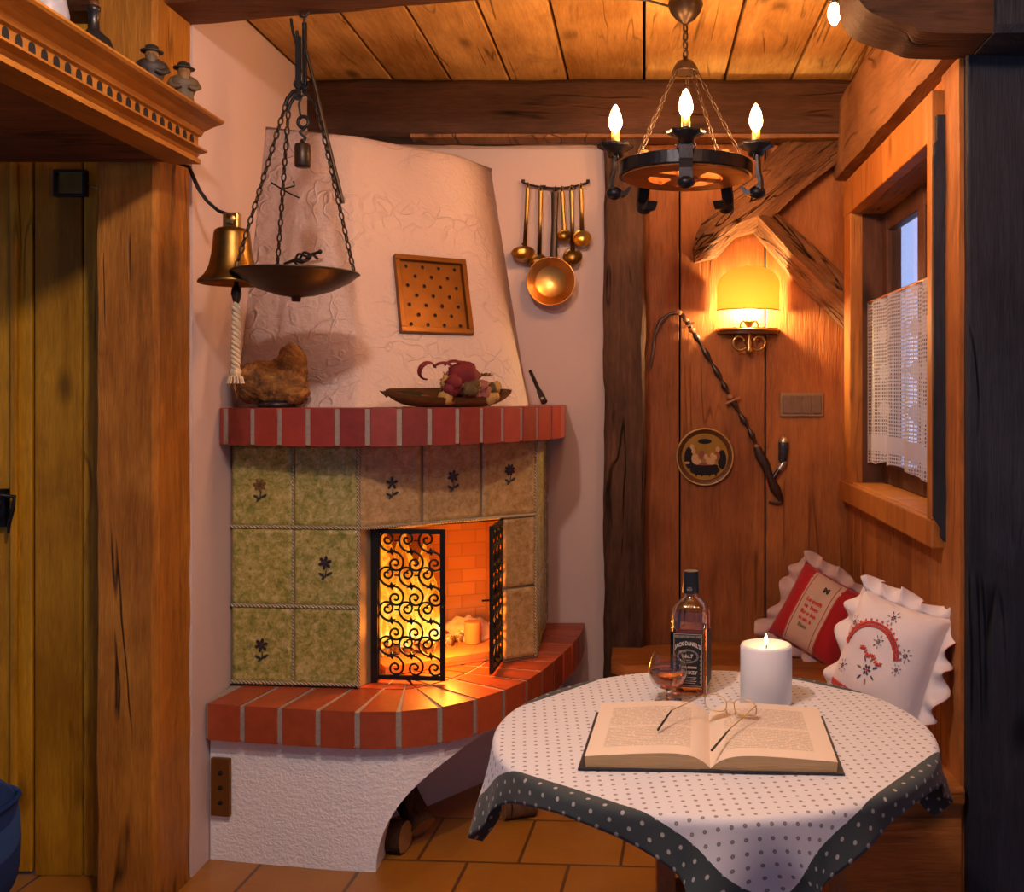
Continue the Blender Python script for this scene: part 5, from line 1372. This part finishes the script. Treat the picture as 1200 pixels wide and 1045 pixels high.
# book
bo = V((.128, 1.985, T2)); ba = math.radians(-3.2)
bk = empty('open_book', bo, 'thick old book lying open on the tablecloth', 'book', rotz=ba)
PW, PD, PH = .228, .315, .030
b = MB(); b.box(-PW - .012, -.006, -PD / 2 - .006, PD / 2 + .006, 0, .0035); b.box(.006, PW + .012, -PD / 2 - .006, PD / 2 + .006, 0, .0035); b.box(-.02, .02, -PD / 2 - .006, PD / 2 + .006, .0002, .0045); b.build('cover', M['cover'], bk, .001, local=True)
def ph(t, s_): # height of page stack across: t 0 at gutter .. 1 at fore edge
    base = PH if s_ < 0 else PH * .92
    return .004 + base * (1 - math.exp(-t * 9)) * (1 - .42 * t ** 1.4) + .002
for s_ in (-1, 1):
    b = MB(); K = 24
    def top(u, v): 
        t = u if s_ > 0 else 1 - u
        return V((s_ * t * PW, (v - .5) * PD, ph(t, s_)))
    b.grid(top, K, 10, 0, True, uvfn=lambda u, v: (u, v))
    pgs = b.build('page', M['page'], bk, local=True)
    b = MB()
    for yv in (-PD / 2, PD / 2):
        vs = []; 
        for k in range(K + 1):
            t = k / K; vs += [V((s_ * t * PW, yv, ph(t, s_) - .0003)), V((s_ * (t * PW * .985 + .002), yv, .0036))]
        b.add(vs, [((2 * k, 2 * k + 2, 2 * k + 3, 2 * k + 1) if (s_ > 0) == (yv > 0) else (2 * k, 2 * k + 1, 2 * k + 3, 2 * k + 2)) for k in range(K)], 0)
    z1 = ph(1, s_); b.add([V((s_ * PW, -PD / 2, z1 - .0003)), V((s_ * PW, PD / 2, z1 - .0003)), V((s_ * PW * .985, PD / 2, .0036)), V((s_ * PW * .985, -PD / 2, .0036))], [(0, 1, 2, 3)])
    b.build('page_block', M['pages'], bk, local=True)
# reading glasses on the pages
gl = empty('reading_glasses', P(855, 838, 2.04), 'thin wire reading glasses lying on the open pages', 'glasses')
gz = T2 + .034
lens_c = [V((P(839, 0, 2.05).x, 2.06, gz + .020)), V((P(873, 0, 2.04).x, 2.035, gz + .017))]
ax = (lens_c[1] - lens_c[0]).normalized(); upv = V((0, .45, .9)).normalized()
b = MB(); bl_ = MB(); rims = []
for c in lens_c:
    pts = [c + ax * (.0235 * sq(math.cos(a), .8)) + upv * (.0165 * sq(math.sin(a), .8)) for a in [2 * PI * k / 28 for k in range(28)]]; b.tube(pts, .0011, 6, True)
    bl_.add([c] + pts, [(0, 1 + k, 1 + (k + 1) % 28) for k in range(28)], 0, False)
m1, m2 = lens_c[0] + ax * .0225, lens_c[1] - ax * .0225
b.tube([m1 + upv * .004, (m1 + m2) / 2 + upv * .010, m2 + upv * .004], .0011, 6)
for mm in (m1 - upv * .006, m2 - upv * .006): b.tube([mm, mm + V((0, -.008, -.004))], .0008, 5); b.sphere(mm + V((0, -.009, -.006)), (.002, .0015, .004), 8)
b.build('rims', M['gold'], gl)
M['lens'] = NT('lens_glass').bsdf((1, 1, 1), 0.02, **{'Transmission Weight': 1.0, 'IOR': 1.02}); 
bl_.build('lenses', M['lens'], gl)
h1 = lens_c[0] - ax * .024 + upv * .010; h2 = lens_c[1] + ax * .024 + upv * .008
tipz = T2 + .029
for h_, bend, tip in ((h1, P(787, 832, 1.99), P(771, 855, 1.94)), (h2, P(856, 853, 1.93), P(834, 879, 1.83))):
    bend.z = max(bend.z, tipz + .004); tip.z = max(tip.z, tipz - .002)
    MB().tube([h_, h_ + (bend - h_) * .06 + V((0, 0, .002)), h_.lerp(bend, .6), bend], .0011, 6).build('temple', M['gold'], gl)
    MB().tube([bend, bend.lerp(tip, .3), tip], [.0012, .0021, .0024], 8).build('temple_tip', M['blackpl'], gl)
# bottle
bo = V((.107, 2.325, T2)); bt = empty('whiskey_bottle', bo, 'square whiskey bottle with black label and cap on the tablecloth', 'bottle', rotz=math.radians(-12))
HW = .041
def sqring(hw, z, e=.32, n=48):
    return [V((hw * sq(math.cos(2 * PI * (k + .5) / n), e), hw * sq(math.sin(2 * PI * (k + .5) / n), e), z)) for k in range(n)]
def lofted(rings, m=0, capb=True, capt=True):
    b = MB(); n = len(rings[0]); vs = [p for r_ in rings for p in r_]
    b.add(vs, [(i * n + k, i * n + (k + 1) % n, (i + 1) * n + (k + 1) % n, (i + 1) * n + k) for i in range(len(rings) - 1) for k in range(n)], m, True)
    if capb: b.add(rings[0], [tuple(range(n))[::-1]], m)
    if capt: b.add(rings[-1], [tuple(range(n))], m)
    return b
outp = [(HW * .93, 0, .3), (HW, .006, .3), (HW, .17, .3), (HW * .985, .182, .33), (HW * .9, .196, .42), (HW * .66, .209, .7), (.0175, .217, 1), (.0155, .224, 1), (.0165, .236, 1), (.0165, .262, 1)]
inp = [(HW - .003, .007, .32), (HW - .003, .168, .32), (HW * .985 - .003, .18, .35), (HW * .9 - .003, .194, .44), (HW * .66 - .003, .206, .7), (.0145, .215, 1), (.0125, .224, 1), (.0125, .262, 1)]
b = lofted([sqring(r_, z, e) for r_, z, e in outp], capt=False); c2 = lofted([sqring(r_, z, e) for r_, z, e in inp][::-1], capb=False); b.add(c2.v, c2.f, 0, True)
b.build('glass_body', M['glass'], bt, local=True)
lofted([sqring(r_, z, e) for r_, z, e in ((HW - .0032, .0075, .32), (HW - .0032, .150, .32))]).build('spirit', M['whiskey'], bt, local=True)
M['label'] = plain('black_label', (.008, .008, .009), .5); M['labelw'] = plain('label_white', (.62, .55, .48), .6)
ly = -HW - .0006; lw = .0335; l0, l1 = .022, .142
b = MB(); b.box(-lw, lw, ly - .0004, ly + .0005, l0, l1); 
b.box(HW + .0002, HW + .0010, -lw, lw, l0, l1); b.box(-HW - .0010, -HW - .0002, -lw, lw, l0, l1)
lab = b.build('black_label', M['label'], bt, local=True)
b = MB(); fy = ly - .0010
def fl(x, y, cx=0, cz=0): return V((cx + x, fy, cz + y))
def strip(x0, x1, z0, z1): b.add([V((x0, fy, z0)), V((x1, fy, z0)), V((x1, fy, z1)), V((x0, fy, z1))], [(0, 1, 2, 3)])
e = .0016
strip(-lw + e, lw - e, l0 + e, l0 + e + .0008); strip(-lw + e, lw - e, l1 - e - .0008, l1 - e); strip(-lw + e, -lw + e + .0008, l0 + e, l1 - e); strip(lw - e - .0008, lw - e, l0 + e, l1 - e)
arc = lambda cz, w, k: (lambda x, y: V((x, fy, cz + y * (1 + .0) + k * (1 - (x / w) ** 2))))
b.text("JACK DANIEL'S", .0125, arc(.109, .031, .010), bold=.0004, xs=.70)
b.text('Old', .005, lambda x, y: fl(x, y, -.008, .1005)); b.text('No.7', .0115, lambda x, y: fl(x, y, 0, .0905), bold=.0004)
b.text('BRAND', .0042, lambda x, y: fl(x, y, 0, .0815))
for rx, rz in ((.021, .0125), (.0235, .0148)): 
    n = 40
    for k in range(n):
        a0, a1 = 2 * PI * k / n, 2 * PI * (k + 1) / n
        b.add([V((rx * math.cos(a0), fy, .0905 + rz * math.sin(a0))), V((rx * math.cos(a1), fy, .0905 + rz * math.sin(a1))), V(((rx + .0006) * math.cos(a1), fy, .0905 + (rz + .0006) * math.sin(a1))), V(((rx + .0006) * math.cos(a0), fy, .0905 + (rz + .0006) * math.sin(a0)))], [(0, 1, 2, 3)])
b.text('Tennessee', .0095, lambda x, y: fl(x, y, 0, .0665), bold=.0002); b.text('WHISKEY', .0105, lambda x, y: fl(x, y, 0, .0535), bold=.0004, xs=.95)
for i in range(4): strip(-.02 + .002 * (i % 2), .02 - .003 * (i % 2), .0425 - i * .0042, .0437 - i * .0042)
for x in (-.024, -.012, .0, .012, .024):    # scroll flourishes along the head of the label
    b.tube([V((x + .0045 * math.cos(t), fy, .1345 + .0025 * math.sin(2 * t))) for t in [2 * PI * k / 16 for k in range(16)]], .00035, 4, True)
for sx in (-1, 1):
    for i in range(7): b.tube([V((sx * .0295 + .0016 * math.cos(t), fy, .034 + i * .0095 + .003 * math.sin(t))) for t in [2 * PI * k / 10 for k in range(10)]], .0003, 4, True)
b.build('label_lettering', M['labelw'], lab, local=True)
b = lofted([sqring(r_, z, 1) for r_, z in ((.0195, .226), (.0202, .230), (.0185, .258), (.0178, .272), (.0172, .276))]); cp_ = b.build('cap', M['blackpl'], bt, local=True)
b = MB(); rr = .0204
def cyl(x, y): a = x / rr; return V((rr * math.sin(a), -rr * math.cos(a), .236 + y))
b.text('OLD', .004, lambda x, y: cyl(x, y + .0045)); b.text('No.7', .006, cyl); b.build('cap_lettering', M['labelw'], cp_, local=True)
# snifter
gc = V((.053, 2.25, T2)); sn = empty('brandy_snifter', gc, 'brandy snifter with a little amber spirit in front of the bottle', 'glass')
o_ = [(0, .0), (.030, .0), (.031, .0015), (.012, .004), (.005, .008), (.0045, .020), (.007, .026), (.022, .032), (.036, .043), (.043, .057), (.0445, .070), (.040, .090), (.033, .108)]
i_ = [(.0325, .108), (.0394, .090), (.0439, .070), (.0424, .0576), (.0354, .0438), (.0214, .0330), (.006, .0275), (0, .027)]
sm2 = lambda q_: [(max(0, p.x), p.y) for p in spline(q_, 4)]
MB().lathe(o_[:5] + sm2(o_[5:]), n=40).lathe(sm2(i_), n=40).build('glass', M['glass'], sn, local=True)
MB().lathe([(0, .0285), (.006, .029), (.021, .0346), (.0347, .045), (.0415, .0585), (.0425, .064), (0, .064)], n=40).build('spirit', M['whiskey'], sn, local=True)
# candle
ccx = V((.27, 2.245, T2)); cd = empty('pillar_candle', ccx, 'thick white pillar candle burning on the tablecloth', 'candle')
k = NT('candle_wax'); v = k.obj(); nz = k.noise(v, 14, 3)
M['wax'] = k.bsdf(k.mix(nz, (.76, .78, .83), (.82, .84, .88)), .45, nz, .15, .004, **{'Subsurface Weight': .35, 'Subsurface Radius': (.02, .012, .008), 'Subsurface Scale': .5})
MB().lathe([(0, 0), (.055, 0), (.057, .002), (.057, .122), (.055, .127), (.050, .128), (.042, .124), (.02, .118), (0, .117)], n=56).build('wax_body', M['wax'], cd, local=True)
MB().tube([(0, 0, .116), (.001, 0, .124), (.002, 0, .130)], .0015, 6).build('wick', M['black'], cd, local=True)
MB().lathe([(0, .126), (.0035, .129), (.0045, .134), (.003, .142), (0, .152)], n=14).build('flame', M['flame'], cd, local=True)

# ------------------------------------------------------------------ light
def light(name, typ, loc, col, en, **kw):
    l = bpy.data.lights.new(name, typ); l.color = col; l.energy = en
    for k, v in kw.items(): setattr(l, k, v)
    o = bpy.data.objects.new(name, l); COL.objects.link(o); o.location = loc; return o
light('room_lamp', 'POINT', (.5, 1.5, 2.5), (1, .42, .15), 17, shadow_soft_size=.05)
light('table_fill', 'POINT', (-.1, 1.5, 2.1), (1, .86, .84), 10, shadow_soft_size=.06)  # unseen light added above the frame to brighten cloth and right boards
light('ceiling_lamp', 'POINT', (-.5, 1.3, 2.5), (1, .76, .65), 68, shadow_soft_size=.05)
sl_ = light('base_fill_spot', 'SPOT', (-.55, 1.75, 1.5), (1, .84, .76), 10, shadow_soft_size=.03, spot_size=1.25, spot_blend=.7)  # added unseen spot, brightens the plaster base and lower left
sl_.rotation_euler = (V((-1.0, 3.0, .2)) - sl_.location).to_track_quat('-Z', 'Y').to_euler()
light('fire_glow', 'POINT', (-.80, 3.56, .72), (1, .24, .03), 7, shadow_soft_size=.06)
light('fire_glow_front', 'POINT', (-.675, 3.41, .64), (1, .28, .03), 14, shadow_soft_size=.05)

w = bpy.data.worlds.new('dusk'); S.world = w; w.use_nodes = True; nt = w.node_tree; nt.nodes.clear()
out = nt.nodes.new('ShaderNodeOutputWorld'); bg = nt.nodes.new('ShaderNodeBackground'); tc = nt.nodes.new('ShaderNodeTexCoord'); sp_ = nt.nodes.new('ShaderNodeSeparateXYZ'); mr = nt.nodes.new('ShaderNodeMapRange')
nt.links.new(tc.outputs['Generated'], sp_.inputs[0]); nt.links.new(sp_.outputs[1], mr.inputs[0])
mr.inputs[1].default_value = .2; mr.inputs[2].default_value = .7; mr.inputs[3].default_value = .3; mr.inputs[4].default_value = 1.7
nt.links.new(mr.outputs[0], bg.inputs[1]); bg.inputs[0].default_value = (.34, .46, .85, 1); nt.links.new(bg.outputs[0], out.inputs[0])

# ------------------------------------------------------------------ camera
cam = bpy.data.cameras.new('camera'); co = bpy.data.objects.new('camera', cam); COL.objects.link(co)
co.location = (0, 0, EYE); co.rotation_euler = (PI / 2, 0, 0); cam.sensor_fit = 'HORIZONTAL'; cam.sensor_width = 36
cam.lens = F / 1200 * 36; cam.shift_x = -(CX - 600) / 1200; cam.shift_y = -(522.5 - CY) / 1200; cam.clip_start = .05
S.camera = co
S.view_settings.view_transform = 'Standard'; S.view_settings.look = 'None'; S.view_settings.exposure = 0.05; S.view_settings.gamma = 1; S.view_settings.use_curve_mapping = False
